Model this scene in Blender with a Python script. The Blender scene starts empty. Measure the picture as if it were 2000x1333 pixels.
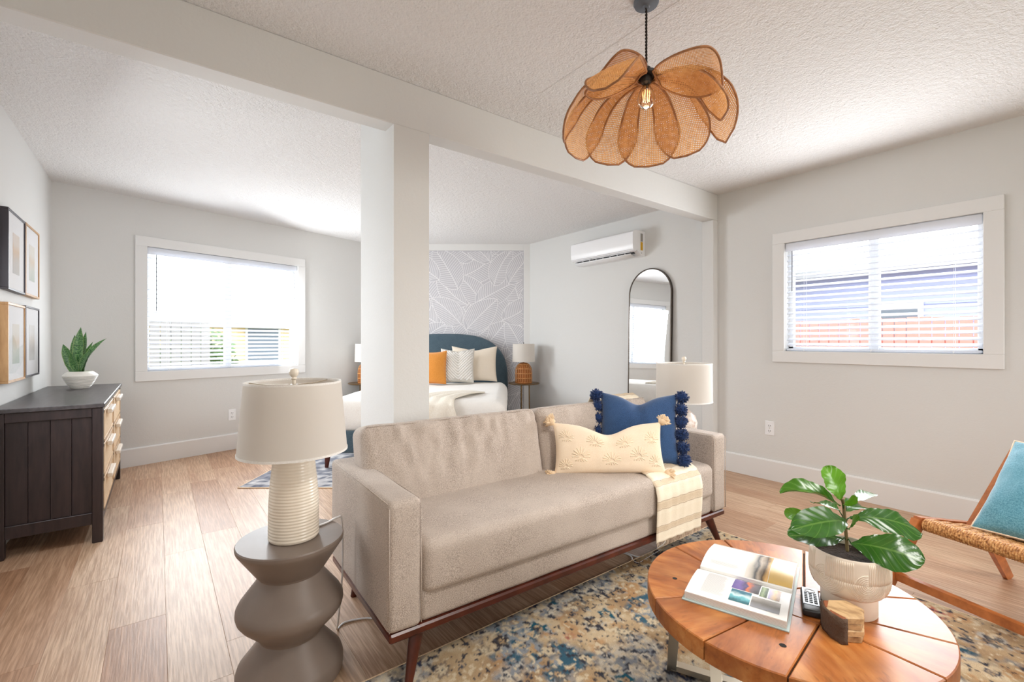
import bpy, bmesh, math, random
import numpy as np
from mathutils import Vector, Matrix
from math import sin, cos, pi, radians as rad, hypot, atan2, sqrt
random.seed(7)
SC = bpy.context.scene
COL = SC.collection

# ------------------------------------------------------------------ camera, sky, lights, exposure
YAW = rad(37.4); CAMH = 1.13; FPX = 905.0
F = Vector((sin(YAW), cos(YAW), 0)); R = Vector((cos(YAW), -sin(YAW), 0)); UP = Vector((0, 0, 1))
cd = bpy.data.cameras.new('camera'); cam = bpy.data.objects.new('camera', cd); COL.objects.link(cam)
cd.sensor_width = 36.0; cd.lens = FPX / 2000 * 36.0
cam.location = (0, 0, CAMH); cam.rotation_euler = (rad(90), 0, -YAW); cd.clip_start = 0.02
SC.camera = cam
SC.view_settings.view_transform = 'Standard'; SC.view_settings.look = 'None'
SC.view_settings.gamma = 1.0; SC.view_settings.use_curve_mapping = False
SC.view_settings.exposure = 0.36
w = bpy.data.worlds.new('sky'); SC.world = w; w.use_nodes = True
bg = w.node_tree.nodes['Background']; bg.inputs[0].default_value = (0.86, 0.93, 1.0, 1); bg.inputs[1].default_value = 3.4
SC.cycles.max_bounces = 9; SC.cycles.diffuse_bounces = 6; SC.cycles.glossy_bounces = 4
SC.cycles.transparent_max_bounces = 24; SC.cycles.transmission_bounces = 8
SC.cycles.sample_clamp_indirect = 4.0; SC.cycles.caustics_reflective = False; SC.cycles.caustics_refractive = False

def area(name, loc, aim, sx, sy, power, color):
    l = bpy.data.lights.new(name, 'AREA'); l.shape = 'RECTANGLE'; l.size = sx; l.size_y = sy
    l.energy = power; l.color = color
    o = bpy.data.objects.new(name, l); COL.objects.link(o); o.location = loc
    o.rotation_euler = Vector(aim).to_track_quat('-Z', 'Y').to_euler()
    return o
XR_ = 3.96; BW_S = 0.28; BW_A = math.atan(BW_S)
def bwy(x): return 5.443 + BW_S * x
# daylight entering at each window; rear, ceiling and side lamps are added fill
area('daylight_bedroom_window', (0.605 - sin(BW_A) * .19, bwy(0.605) + cos(BW_A) * .19, 1.45), (sin(BW_A), -cos(BW_A), -0.10), 1.36, 1.12, 26, (0.93, 0.97, 1.0))
for xc_, pw_, ax_ in ((.17, 15, .2), (1.04, 25, 1.0)):
    area('daylight_bedroom_inner', (xc_ + sin(BW_A) * .08, bwy(xc_) - cos(BW_A) * .08, 1.40), (ax_, -cos(BW_A), -0.10), 0.46, 1.0, pw_, (0.93, 0.97, 1.0))
area('daylight_bedroom_side', (-.685 + .06, 2.90, 1.42), (1, 0.25, -0.46), 0.80, 1.10, 16, (0.93, 0.97, 1.0))
area('daylight_living_window', (XR_ + .19, 1.05, 1.49), (-1, 0, -0.1), 1.08, 0.84, 11, (0.96, 0.98, 1.0))
area('daylight_living_inner', (XR_ - .06, 1.05, 1.46), (-1, 0, -0.04), 1.08, 0.80, 23, (0.97, 0.98, 1.0))
rw = area('added_rear_fill', (2.95, -2.25, 1.4), (-0.22, 1, -0.42), 1.3, 1.1, 15, (1.0, 0.95, 0.88)); rw.data.spread = rad(105)  # added fill from behind the camera, set at an assumed window
cl_ = area('added_ceiling_fill', (1.35, .05, 2.38), (0.05, 0.28, -1), .5, .5, 15, (1.0, 0.96, 0.91)); cl_.data.spread = rad(130)  # added soft lamp without a fixture, brightens seat and table from above
area('added_side_fill', (-0.6, -0.9, 1.45), (1, 0.25, 0.12), 0.8, 1.1, 6, (1.0, 0.88, 0.70))  # added warm fill for ceiling and beam, set at an assumed window

# ------------------------------------------------------------------ helpers
def px(u, v, t):                 # point seen at a pixel of the photograph, at distance t along the view axis
    return F * t + R * ((u - 1000) / FPX * t) + Vector((0, 0, CAMH - (v - 667) / FPX * t))
def VW(lat, t, z=0.0): return F * t + R * lat + Vector((0, 0, z))

class MB:
    def __init__(s): s.v = []; s.f = []; s.m = []
    def add(s, vs, fs, mi=0):
        o = len(s.v); s.v += [tuple(p) for p in vs]; s.f += [tuple(i + o for i in f) for f in fs]; s.m += [mi] * len(fs); return s
    def box(s, x0, x1, y0, y1, z0, z1, mi=0, M=None):
        vs = [Vector((x, y, z)) for z in (z0, z1) for (x, y) in ((x0, y0), (x1, y0), (x1, y1), (x0, y1))]
        if M is not None: vs = [M @ p for p in vs]
        return s.add(vs, [(3, 2, 1, 0), (4, 5, 6, 7), (0, 1, 5, 4), (1, 2, 6, 5), (2, 3, 7, 6), (3, 0, 4, 7)], mi)
    def cbox(s, x0, x1, y0, y1, z0, z1, c=0.003, mi=0, M=None):      # box with its edges chamfered
        b = bmesh.new(); bmesh.ops.create_cube(b, size=1)
        for p in b.verts: p.co = Vector((x0 + (p.co.x + .5) * (x1 - x0), y0 + (p.co.y + .5) * (y1 - y0), z0 + (p.co.z + .5) * (z1 - z0)))
        bmesh.ops.bevel(b, geom=list(b.edges), offset=c, segments=1, affect='EDGES')
        b.verts.index_update()
        vs = [p.co.copy() for p in b.verts]; fs = [[q.index for q in f.verts] for f in b.faces]; b.free()
        if M is not None: vs = [M @ p for p in vs]
        return s.add(vs, fs, mi)
    def lathe(s, prof, n=40, c=(0, 0, 0), mi=0, cap=True, M=None):
        vs = []; fs = []; k = len(prof)
        for i in range(n):
            a = 2 * pi * i / n
            for r, z in prof: vs.append(Vector((c[0] + r * cos(a), c[1] + r * sin(a), c[2] + z)))
        for i in range(n):
            j = (i + 1) % n
            for q in range(k - 1): fs.append((i * k + q, j * k + q, j * k + q + 1, i * k + q + 1))
        if cap:
            if prof[0][0] > 1e-5: fs.append(tuple(i * k for i in range(n))[::-1])
            if prof[-1][0] > 1e-5: fs.append(tuple(i * k + k - 1 for i in range(n)))
        if M is not None: vs = [M @ p for p in vs]
        return s.add(vs, fs, mi)
    def tube(s, pts, r, n=8, mi=0, closed=False):
        pts = [Vector(p) for p in pts]; N = len(pts); rs = r if isinstance(r, (list, tuple)) else [r] * N
        vs = []; fs = []; prev = None
        for i, p in enumerate(pts):
            if closed: d = pts[(i + 1) % N] - pts[i - 1]
            else: d = pts[min(i + 1, N - 1)] - pts[max(i - 1, 0)]
            if d.length < 1e-9: d = Vector((0, 0, 1))
            d.normalize()
            if prev is None:
                a = Vector((0, 0, 1)) if abs(d.z) < .9 else Vector((1, 0, 0)); u = d.cross(a).normalized()
            else: u = (prev - d * prev.dot(d)).normalized()
            prev = u; q = d.cross(u)
            for k in range(n):
                a = 2 * pi * k / n; vs.append(p + (u * cos(a) + q * sin(a)) * rs[i])
        for i in range(N if closed else N - 1):
            j = (i + 1) % N
            for k in range(n):
                l = (k + 1) % n; fs.append((i * n + k, i * n + l, j * n + l, j * n + k))
        if not closed: fs += [tuple(range(n))[::-1], tuple((N - 1) * n + k for k in range(n))]
        return s.add(vs, fs, mi)
    def bar(s, p, q, wx, wy, side=None, mi=0, tip=1.0):              # straight bar of rectangular section
        p = Vector(p); q = Vector(q); d = (q - p).normalized()
        sd = Vector(side) if side else (Vector((0, 0, 1)) if abs(d.z) < .9 else Vector((1, 0, 0)))
        u = (sd - d * sd.dot(d)).normalized(); v = d.cross(u)
        vs = []
        for c, k in ((p, 1.0), (q, tip)):
            for a, b in ((-1, -1), (1, -1), (1, 1), (-1, 1)): vs.append(c + u * a * wx / 2 * k + v * b * wy / 2 * k)
        return s.add(vs, [(3, 2, 1, 0), (4, 5, 6, 7), (0, 1, 5, 4), (1, 2, 6, 5), (2, 3, 7, 6), (3, 0, 4, 7)], mi)
    def prism(s, poly, z0, z1, mi=0, M=None):
        n = len(poly); vs = [Vector((p[0], p[1], z)) for z in (z0, z1) for p in poly]
        if M is not None: vs = [M @ p for p in vs]
        return s.add(vs, [tuple(range(n))[::-1], tuple(range(n, 2 * n))] + [(i, (i + 1) % n, (i + 1) % n + n, i + n) for i in range(n)], mi)
    def grid(s, fn, nu, nv, mi=0, cu=False):
        vs = [fn(i / nu, j / nv) for i in range(nu + 1) for j in range(nv + 1)]; k = nv + 1
        return s.add(vs, [(i * k + j, (i + 1) * k + j, (i + 1) * k + j + 1, i * k + j + 1) for i in range(nu) for j in range(nv)], mi)
    def ball(s, c, r, n=10, m=7, sc=(1, 1, 1), jit=0, mi=0):
        c = Vector(c); vs = [c + Vector((0, 0, r * sc[2]))]; fs = []
        for i in range(1, m):
            for j in range(n):
                a = pi * i / m; b = 2 * pi * j / n; k = r * (1 + random.uniform(-jit, jit))
                vs.append(c + Vector((k * sin(a) * cos(b) * sc[0], k * sin(a) * sin(b) * sc[1], k * cos(a) * sc[2])))
        vs.append(c - Vector((0, 0, r * sc[2]))); L = len(vs) - 1
        for j in range(n):
            fs.append((0, 1 + j, 1 + (j + 1) % n)); fs.append((L, 1 + (m - 2) * n + (j + 1) % n, 1 + (m - 2) * n + j))
            for i in range(m - 2): fs.append((1 + i * n + j, 1 + (i + 1) * n + j, 1 + (i + 1) * n + (j + 1) % n, 1 + i * n + (j + 1) % n))
        return s.add(vs, fs, mi)
    def rbox(s, sx, sy, sz, r, n=(12, 8, 6), fn=None, M=None, mi=0):  # box centred on its base, rounded by r, then bent by fn
        hx, hy, hz = sx / 2, sy / 2, sz / 2
        def ax(h, k):
            e = [-h, -h + r * .35, -h + r * .7, -h + r]
            mid = [(-h + r) + (2 * h - 2 * r) * i / k for i in range(1, k)]
            return e + mid + [-x for x in e[::-1]]
        X, Y, Z = ax(hx, n[0]), ax(hy, n[1]), ax(hz, n[2]); idx = {}; vs = []; fs = []
        def vid(i, j, k):
            q = (i, j, k)
            if q not in idx:
                p = Vector((X[i], Y[j], Z[k])); c = Vector((max(-hx + r, min(hx - r, p.x)), max(-hy + r, min(hy - r, p.y)), max(-hz + r, min(hz - r, p.z))))
                d = p - c
                if d.length > 1e-9: p = c + d.normalized() * r
                p.z += hz
                if fn: p = fn(p)
                if M is not None: p = M @ p
                idx[q] = len(vs); vs.append(p)
            return idx[q]
        a, b, c = len(X) - 1, len(Y) - 1, len(Z) - 1
        for i in range(a):
            for j in range(b):
                fs.append((vid(i, j, 0), vid(i, j + 1, 0), vid(i + 1, j + 1, 0), vid(i + 1, j, 0)))
                fs.append((vid(i, j, c), vid(i + 1, j, c), vid(i + 1, j + 1, c), vid(i, j + 1, c)))
        for i in range(a):
            for k in range(c):
                fs.append((vid(i, 0, k), vid(i + 1, 0, k), vid(i + 1, 0, k + 1), vid(i, 0, k + 1)))
                fs.append((vid(i, b, k), vid(i, b, k + 1), vid(i + 1, b, k + 1), vid(i + 1, b, k)))
        for j in range(b):
            for k in range(c):
                fs.append((vid(0, j, k), vid(0, j, k + 1), vid(0, j + 1, k + 1), vid(0, j + 1, k)))
                fs.append((vid(a, j, k), vid(a, j + 1, k), vid(a, j + 1, k + 1), vid(a, j, k + 1)))
        return s.add(vs, fs, mi)
    def build(s, name, mat, parent=None, smooth=False, loc=None, rot=None, solid=0):
        me = bpy.data.meshes.new(name); me.from_pydata(s.v, [], s.f); me.validate()
        for m in (mat if isinstance(mat, (list, tuple)) else [mat]): me.materials.append(m)
        if len(s.m) == len(me.polygons): me.polygons.foreach_set('material_index', s.m)
        if smooth:
            me.polygons.foreach_set('use_smooth', [True] * len(me.polygons))
            if smooth != 'all': me.set_sharp_from_angle(angle=rad(38 if smooth is True else smooth))
        me.update()
        o = bpy.data.objects.new(name, me); COL.objects.link(o)
        if parent: o.parent = parent
        if loc is not None: o.location = loc
        if rot is not None: o.rotation_euler = rot
        if solid:
            md = o.modifiers.new('thickness', 'SOLIDIFY'); md.thickness = solid; md.offset = 0
        return o

def tag(o, label=None, cat=None, group=None, kind=None):
    if label: o['label'] = label
    if cat: o['category'] = cat
    if group: o['group'] = group
    if kind: o['kind'] = kind
    return o
def empty(name, loc, rotz=0.0, label=None, cat=None, group=None, kind=None):
    o = bpy.data.objects.new(name, None); COL.objects.link(o); o.location = loc; o.rotation_euler = (0, 0, rotz); o.empty_display_size = .05
    return tag(o, label, cat, group, kind)
def copy_part(o, parent, **kw):
    c = o.copy(); COL.objects.link(c); c.parent = parent
    for k, v in kw.items(): setattr(c, k, v)
    return c
def copy_tree(o, parent=None):
    c = o.copy(); COL.objects.link(c); c.parent = parent
    for ch in list(o.children): copy_tree(ch, c)
    return c
def frame(x, y, z):              # matrix from three axis vectors
    return Matrix((x, y, z)).transposed().to_4x4()

# ------------------------------------------------------------------ materials
def srgb(r, g, b):
    return tuple(((c / 255) / 12.92 if c / 255 <= .04045 else ((c / 255 + .055) / 1.055) ** 2.4) for c in (r, g, b)) + (1,)
class NM:                        # small node wrapper
    def __init__(s, name):
        s.m = bpy.data.materials.new(name); s.m.use_nodes = True; s.t = s.m.node_tree; s.b = s.t.nodes['Principled BSDF']; s.out = s.t.nodes['Material Output']
    def n(s, typ, **kw):
        q = s.t.nodes.new(typ)
        for k, v in kw.items():
            if k.startswith('_'): setattr(q, k[1:], v)
            else: q.inputs[k.replace('__', ' ')].default_value = v
        return q
    def l(s, a, b): s.t.links.new(a, b)
    def coords(s, kind='Object', scale=(1, 1, 1), rand=False):
        tc = s.n('ShaderNodeTexCoord'); mp = s.n('ShaderNodeMapping'); mp.inputs['Scale'].default_value = scale
        src = tc.outputs[kind]
        if rand:
            oi = s.n('ShaderNodeObjectInfo'); mu = s.n('ShaderNodeVectorMath', _operation='SCALE'); cx = s.n('ShaderNodeCombineXYZ')
            for k in 'XYZ': s.l(oi.outputs['Random'], cx.inputs[k])
            s.l(cx.outputs[0], mu.inputs[0]); mu.inputs['Scale'].default_value = 37.0
            ad = s.n('ShaderNodeVectorMath', _operation='ADD'); s.l(src, ad.inputs[0]); s.l(mu.outputs[0], ad.inputs[1]); src = ad.outputs[0]
        s.l(src, mp.inputs['Vector']); return mp.outputs[0]
    def noise(s, vec, scale, detail=3, rough=.55):
        q = s.n('ShaderNodeTexNoise', Scale=scale, Detail=detail, Roughness=rough); s.l(vec, q.inputs['Vector']); return q.outputs['Fac']
    def ramp(s, fac, stops):
        q = s.n('ShaderNodeValToRGB'); e = q.color_ramp.elements
        while len(e) < len(stops): e.new(.5)
        for k, (p, c) in enumerate(stops): e[k].position = p; e[k].color = c
        s.l(fac, q.inputs[0]); return q.outputs[0]
    def mix(s, fac, a, b, mode='MIX'):
        q = s.n('ShaderNodeMix', _data_type='RGBA', _blend_type=mode)
        for sock, val in ((q.inputs[0], fac), (q.inputs[6], a), (q.inputs[7], b)):
            if hasattr(val, 'is_output'): s.l(val, sock)
            else: sock.default_value = val
        return q.outputs[2]
    def bump(s, h, strength=.3, dist=.002):
        q = s.n('ShaderNodeBump', Strength=strength, Distance=dist); s.l(h, q.inputs['Height']); s.l(q.outputs[0], s.b.inputs['Normal']); return q
    def base(s, c):
        if hasattr(c, 'is_output'): s.l(c, s.b.inputs['Base Color'])
        else: s.b.inputs['Base Color'].default_value = c
        return s
def plain(name, c, rough=.5, metal=0, spec=None, bump=None, var=0.0, sheen=0):
    q = NM(name); q.b.inputs['Roughness'].default_value = rough; q.b.inputs['Metallic'].default_value = metal
    if spec is not None: q.b.inputs['Specular IOR Level'].default_value = spec
    if sheen: q.b.inputs['Sheen Weight'].default_value = sheen
    if var:
        v = q.coords(); d = tuple(x * (1 - var) for x in c[:3]) + (1,)
        q.base(q.mix(q.ramp(q.noise(v, 9), [(.3, (0, 0, 0, 1)), (.7, (1, 1, 1, 1))]), d, c))
    else: q.base(c)
    if bump:
        v = q.coords(); q.bump(q.noise(v, bump[0], 4), bump[1], bump[2])
    return q.m
def wood(name, dark, light, scale=(1, 1, 1), rough=.35, grain=14, coat=0, rand=True, bump=.15):
    q = NM(name); v = q.coords('Object', scale, rand)
    n1 = q.noise(v, grain, 5, .6); n2 = q.noise(v, grain * .28, 2)
    c = q.ramp(n1, [(.32, dark), (.62, light)])
    dk = tuple(x * .72 for x in light[:3]) + (1,)
    c = q.mix(q.ramp(n2, [(.35, (0, 0, 0, 1)), (.65, (.55, .55, .55, 1))]), c, dk)
    q.base(c); q.b.inputs['Roughness'].default_value = rough
    if coat: q.b.inputs['Coat Weight'].default_value = coat; q.b.inputs['Coat Roughness'].default_value = .12
    q.bump(n1, bump, .001)
    return q.m
def fabric(name, c1, c2, scale=700, bump=.35, rough=.92, sheen=.15, blotch=6):
    q = NM(name); v = q.coords()
    a = q.noise(v, scale, 2, .6); b = q.noise(v, blotch, 3)
    c = q.mix(q.ramp(a, [(.35, (0, 0, 0, 1)), (.65, (1, 1, 1, 1))]), c1, c2)
    dk = tuple(x * .9 for x in c2[:3]) + (1,)
    c = q.mix(q.ramp(b, [(.4, (0, 0, 0, 1)), (.7, (.6, .6, .6, 1))]), c, dk)
    q.base(c); q.b.inputs['Roughness'].default_value = rough; q.b.inputs['Sheen Weight'].default_value = sheen; q.b.inputs['Specular IOR Level'].default_value = .2
    q.bump(a, bump, .0015)
    return q.m

M = {}
def wallmat(name, c, scale, st, dist, rough=.75):
    q = NM(name); q.base(c); q.b.inputs['Roughness'].default_value = rough; q.b.inputs['Specular IOR Level'].default_value = .3
    v = q.coords(); n = q.noise(v, scale, 4, .6); n2 = q.noise(v, scale * .35, 2)
    ad = q.n('ShaderNodeMath', _operation='ADD'); q.l(n, ad.inputs[0]); q.l(n2, ad.inputs[1]); q.bump(ad.outputs[0], st, dist); return q.m
M['wall'] = wallmat('painted_wall', srgb(217, 217, 215), 95, .25, .003)
M['trimw'] = plain('white_trim', srgb(228, 228, 227), .4, bump=(30, .03, .002))
M['ceil'] = wallmat('textured_ceiling', srgb(238, 237, 236), 95, .95, .011, .85)
def floor_mat():
    q = NM('oak_plank'); oi = q.n('ShaderNodeObjectInfo')
    v = q.coords('Object', (1, .035, 1), True); v2 = q.coords('Object', (1, .2, 1), True)
    n1 = q.noise(v, 150, 5, .6); n2 = q.noise(v2, 9, 3); 
    wv = q.n('ShaderNodeTexWave', Scale=14.0, Distortion=9.0, Detail=3.0, _bands_direction='X'); wv.inputs['Detail Scale'].default_value = 1.2
    q.l(v2, wv.inputs['Vector'])
    tone = q.ramp(oi.outputs['Random'], [(0, srgb(176, 136, 106)), (.35, srgb(200, 166, 138)), (.7, srgb(210, 180, 152)), (1, srgb(188, 150, 120))])
    dark = q.mix(1.0, tone, (.62, .56, .50, 1), 'MULTIPLY')
    c = q.mix(q.ramp(n1, [(.38, (1, 1, 1, 1)), (.6, (0, 0, 0, 1))]), tone, dark)
    c = q.mix(q.ramp(wv.outputs['Fac'], [(.0, (.4, .4, .4, 1)), (.45, (0, 0, 0, 1))]), c, dark)
    c = q.mix(q.ramp(n2, [(.5, (0, 0, 0, 1)), (.75, (.45, .45, .45, 1))]), c, srgb(150, 104, 70))
    q.base(c); q.b.inputs['Roughness'].default_value = .43; q.b.inputs['Specular IOR Level'].default_value = .5
    q.bump(n1, .45, .0014); return q.m
M['plank'] = floor_mat()
M['subfloor'] = plain('dark_subfloor', srgb(120, 88, 62), .9)
M['black'] = plain('black_plastic', srgb(28, 28, 30), .4)
M['white_plastic'] = plain('white_plastic', srgb(240, 241, 243), .3)
M['slat'] = plain('blind_slat', srgb(243, 245, 248), .45)
tr = M['slat'].node_tree; _b = tr.nodes['Principled BSDF']
_t = tr.nodes.new('ShaderNodeBsdfTranslucent'); _t.inputs[0].default_value = (.85, .9, 1, 1)
_m = tr.nodes.new('ShaderNodeMixShader'); _m.inputs[0].default_value = .3
tr.links.new(_b.outputs[0], _m.inputs[1]); tr.links.new(_t.outputs[0], _m.inputs[2]); tr.links.new(_m.outputs[0], tr.nodes['Material Output'].inputs[0])
def glass_mat(name, tint=(1, 1, 1, 1), gloss=.06):
    q = NM(name); t = q.n('ShaderNodeBsdfTransparent'); t.inputs[0].default_value = tint; g = q.n('ShaderNodeBsdfGlossy'); g.inputs['Roughness'].default_value = .02
    lw = q.n('ShaderNodeLayerWeight', Blend=.25); mt = q.n('ShaderNodeMath', _operation='MULTIPLY'); q.l(lw.outputs['Fresnel'], mt.inputs[0]); mt.inputs[1].default_value = gloss * 8
    mx = q.n('ShaderNodeMixShader'); q.l(mt.outputs[0], mx.inputs[0]); q.l(t.outputs[0], mx.inputs[1]); q.l(g.outputs[0], mx.inputs[2]); q.l(mx.outputs[0], q.out.inputs[0]); return q.m
M['glass'] = glass_mat('window_glass'); M['bulbglass'] = glass_mat('bulb_glass', (1, .97, .93, 1), .12)
M['mirror'] = plain('mirror_silver', (.92, .93, .93, 1), .01, 1.0)
M['bronze'] = plain('dark_bronze', srgb(70, 62, 55), .35, .8)
M['brass'] = plain('aged_brass', srgb(128, 104, 74), .35, .7)
M['nickel'] = plain('brushed_nickel', srgb(200, 190, 172), .3, .9)
M['sofa'] = fabric('oatmeal_tweed', srgb(150, 137, 127), srgb(208, 195, 184), 330, .6)
M['walnut'] = wood('walnut_stain', srgb(52, 20, 12), srgb(92, 38, 22), (1, 1, 1), .3, 16)
M['espresso'] = wood('espresso_wood', srgb(30, 25, 27), srgb(56, 43, 43), (1, 1, .12), .42, 40, bump=.25)
M['etop'] = wood('espresso_top', srgb(50, 46, 48), srgb(78, 73, 74), (1, .1, 1), .34, 40)
M['rattanfront'] = fabric('cane_drawer_front', srgb(196, 164, 122), srgb(226, 200, 164), 260, .5)
M['pull'] = plain('pale_horn_pull', srgb(232, 224, 212), .35)
M['ceramic'] = plain('white_ceramic', srgb(234, 230, 222), .35, bump=(14, .05, .002))
M['lampceramic'] = plain('cream_glazed_ceramic', srgb(232, 222, 206), .22)
def shade_mat(name, c):
    q = NM(name); q.base(c); q.b.inputs['Roughness'].default_value = .9
    v = q.coords('Object', (1, 1, .06)); n = q.noise(v, 600, 2); q.bump(n, .12, .001)
    t = q.n('ShaderNodeBsdfTranslucent'); t.inputs[0].default_value = c; m = q.n('ShaderNodeMixShader'); m.inputs[0].default_value = .35
    q.l(q.b.outputs[0], m.inputs[1]); q.l(t.outputs[0], m.inputs[2]); q.l(m.outputs[0], q.out.inputs[0]); return q.m
M['shade'] = shade_mat('linen_lampshade', srgb(232, 227, 220))
M['concrete'] = plain('taupe_concrete', srgb(126, 113, 104), .42, var=.12, bump=(40, .06, .002))
M['navy'] = fabric('navy_velvet', srgb(36, 64, 104), srgb(56, 90, 136), 300, .2, .85, .5)
M['pom'] = fabric('navy_yarn', srgb(14, 30, 62), srgb(36, 62, 112), 220, .9, .95, .2)
M['cream'] = fabric('cream_cotton', srgb(238, 214, 184), srgb(250, 233, 210), 500, .35)
M['emb'] = fabric('cream_embroidery', srgb(242, 220, 188), srgb(252, 238, 216), 300, .5)
M['tassel'] = fabric('cream_yarn', srgb(222, 190, 152), srgb(242, 216, 182), 240, .8)
M['teal'] = fabric('teal_velvet', srgb(72, 136, 158), srgb(116, 176, 196), 220, .35, .85, .5)
M['orange'] = fabric('ochre_velvet', srgb(206, 128, 44), srgb(232, 158, 74), 240, .25, .85, .4)
M['whitefab'] = fabric('white_chenille', srgb(228, 225, 219), srgb(242, 240, 236), 300, .3)
M['chenilleground'] = fabric('valley_shade_ground', srgb(204, 200, 192), srgb(222, 218, 210), 300, .3)  # greyer than the ridges: shading of the tufting valleys put into the colour
M['sham'] = fabric('sand_linen', srgb(226, 212, 192), srgb(238, 226, 210), 350, .25)
M['duvet'] = fabric('white_duvet', srgb(236, 232, 226), srgb(246, 244, 240), 200, .1)
M['knit'] = fabric('ivory_knit', srgb(234, 225, 208), srgb(250, 244, 232), 160, .8)
M['bluevelvet'] = fabric('slate_blue_velvet', srgb(56, 74, 86), srgb(82, 102, 114), 240, .2, .85, .4, 14)
M['rattan'] = wood('rattan_cane', srgb(176, 112, 54), srgb(218, 156, 92), (1, 1, 1), .45, 60)
M['rushrim'] = wood('cane_rim', srgb(128, 82, 48), srgb(164, 112, 70), (1, 1, 1), .5, 40)
M['chairwood'] = wood('teak_frame', srgb(150, 82, 40), srgb(196, 118, 64), (1, 1, 1), .38, 22)
M['soil'] = plain('potting_soil', srgb(52, 38, 30), .95, bump=(120, .9, .01))
M['oakframe'] = wood('oak_picture_frame', srgb(170, 126, 82), srgb(206, 164, 116), (1, 1, .2), .45, 30)
M['darkframe'] = plain('charcoal_frame', srgb(62, 58, 66), .45)
M['mat'] = plain('white_mat_board', srgb(238, 238, 240), .8)
M['gap'] = plain('black_joint', srgb(22, 16, 14), .8)
# ------------------------------------------------------------------ structure
XL, XR, YF, HC = -0.685, 3.96, -2.4, 2.43
def struct(mb, name, mat, smooth=False, parent=None):
    o = mb.build(name, mat, parent, smooth); o['kind'] = 'structure'; return o
floor = struct(MB().box(XL - .15, XR + .15, YF - .15, 6.3, -.12, -.008), 'floor', M['subfloor'])
PW, PL = .178, 1.22
x = XL; row = 0
while x < XR:
    x1 = min(x + PW, XR); y = YF - random.random() * PL
    while y < 6.25:
        y0, y1 = max(y, YF), min(y + PL, 6.25); y += PL
        if y1 - y0 < .02: continue
        cx_, cy_ = (x + x1) / 2, y0
        if y0 > bwy(cx_) + .15 or (F.x * cx_ + F.y * y0 > 6.4): continue
        b = MB().cbox(-(x1 - x) / 2 + .0002, (x1 - x) / 2 - .0002, -(y1 - y0) / 2 + .0002, (y1 - y0) / 2 - .0002, -.008, 0, .0006)
        b.build('plank', M['plank'], floor, loc=((x + x1) / 2, (y0 + y1) / 2, 0))
    x = x1; row += 1

def wall_local(L, H, th, holes):   # wall in its own frame: x along, y outward, z up; holes = (x0,x1,z0,z1)
    b = MB(); xs = 0.0
    for (a, c, z0, z1) in sorted(holes):
        if a > xs: b.box(xs, a, 0, th, 0, H)
        b.box(a, c, 0, th, 0, z0); b.box(a, c, 0, th, z1, H); xs = c
    if xs < L: b.box(xs, L, 0, th, 0, H)
    return b
def place(o, loc, rotz): o.location = loc; o.rotation_euler = (0, 0, rotz); return o
# back wall with the bedroom window (slightly oblique to the side walls)
BWL = 3.10; OX = -.69
bw0 = Vector((OX - .15, bwy(OX - .15), 0))
def bs(X): return (X - bw0.x) / cos(BW_A)     # distance along the back wall of world X
holes_b = [(bs(-.079), bs(1.29), .85, 2.0)]
wb = struct(wall_local(bs(2.291) , HC, .14, holes_b), 'wall_back', M['wall']); place(wb, bw0, BW_A)
# right wall (living part and bedroom part are one plane)
holes_r = [(YF * 0 + (4.9 - 1.608), 4.9 - .493, 1.05, 1.905)]
wr = struct(wall_local(4.9 - YF, HC, .14, holes_r), 'wall_right', M['wall']); place(wr, (XR, 4.9, 0), -pi / 2)
# corner wall behind the bed, square to the view
DT = 6.225
wcL = 2.6
wc = struct(wall_local(wcL, HC, .14, []), 'wall_corner', M['wall']); place(wc, VW(-2.1, DT), -YAW)
wl = struct(wall_local(5.6 - YF, HC, .14, [(-1.35 - YF, -.45 - YF, .85, 2.05), (2.45 - YF, 3.35 - YF, .85, 2.0)]), 'wall_left', M['wall']); place(wl, (XL, YF, 0), pi / 2)
wf = struct(wall_local(XR - XL, HC, .14, [(XR - 3.6, XR - 2.3, .85, 2.0)]), 'wall_front', M['wall']); place(wf, (XR, YF, 0), pi)
ceil = struct(MB().box(XL - .15, XR + .15, YF - .15, 6.6, HC, HC + .1), 'ceiling', M['ceil'])
s = MB(); a_ = Vector((1.60, .9)); 
p0, p1 = Vector((1.60, 1.83, HC)), Vector((1.56, -.4, HC))
s.bar(p0, p1, .003, .012, (0, 0, 1)); struct(s, 'ceiling_seam', M['ceil'], parent=ceil)
# beam with column and pilaster
YB = 2.163
struct(MB().cbox(XL, XR, YB, YB + .11, 2.2, HC, .004), 'beam', M['wall'])
struct(MB().box(.922, 1.114, YB, YB + .11, 0, 2.2).box(.922, 1.114, YB + .11, 2.626, 0, HC), 'column', M['wall'])
struct(MB().cbox(3.886, XR, YB, YB + .11, 0, 2.2, .004), 'column.001', M['wall'])
def base_local(L, nm, loc, rotz):
    b = MB(); b.add([(0, 0, 0), (0, -.016, 0), (0, -.016, .155), (0, -.010, .165), (0, 0, .165), (L, 0, 0), (L, -.016, 0), (L, -.016, .155), (L, -.010, .165), (L, 0, .165)],
                    [(0, 1, 2, 3, 4), (9, 8, 7, 6, 5), (1, 6, 7, 2), (2, 7, 8, 3), (3, 8, 9, 4), (0, 5, 6, 1)])
    o = struct(b, nm, M['trimw']); place(o, loc, rotz)
base_local(bs(2.28) - .17, 'baseboard_back', bw0 + Vector((cos(BW_A), sin(BW_A), 0)) * .17, BW_A)
base_local(YB - YF, 'baseboard_right', (XR, YB, 0), -pi / 2)
base_local(4.8 - YB - .11, 'baseboard_right.001', (XR, 4.8, 0), -pi / 2)
base_local(5.2 - YF, 'baseboard_left', (XL, YF, 0), pi / 2)
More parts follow.
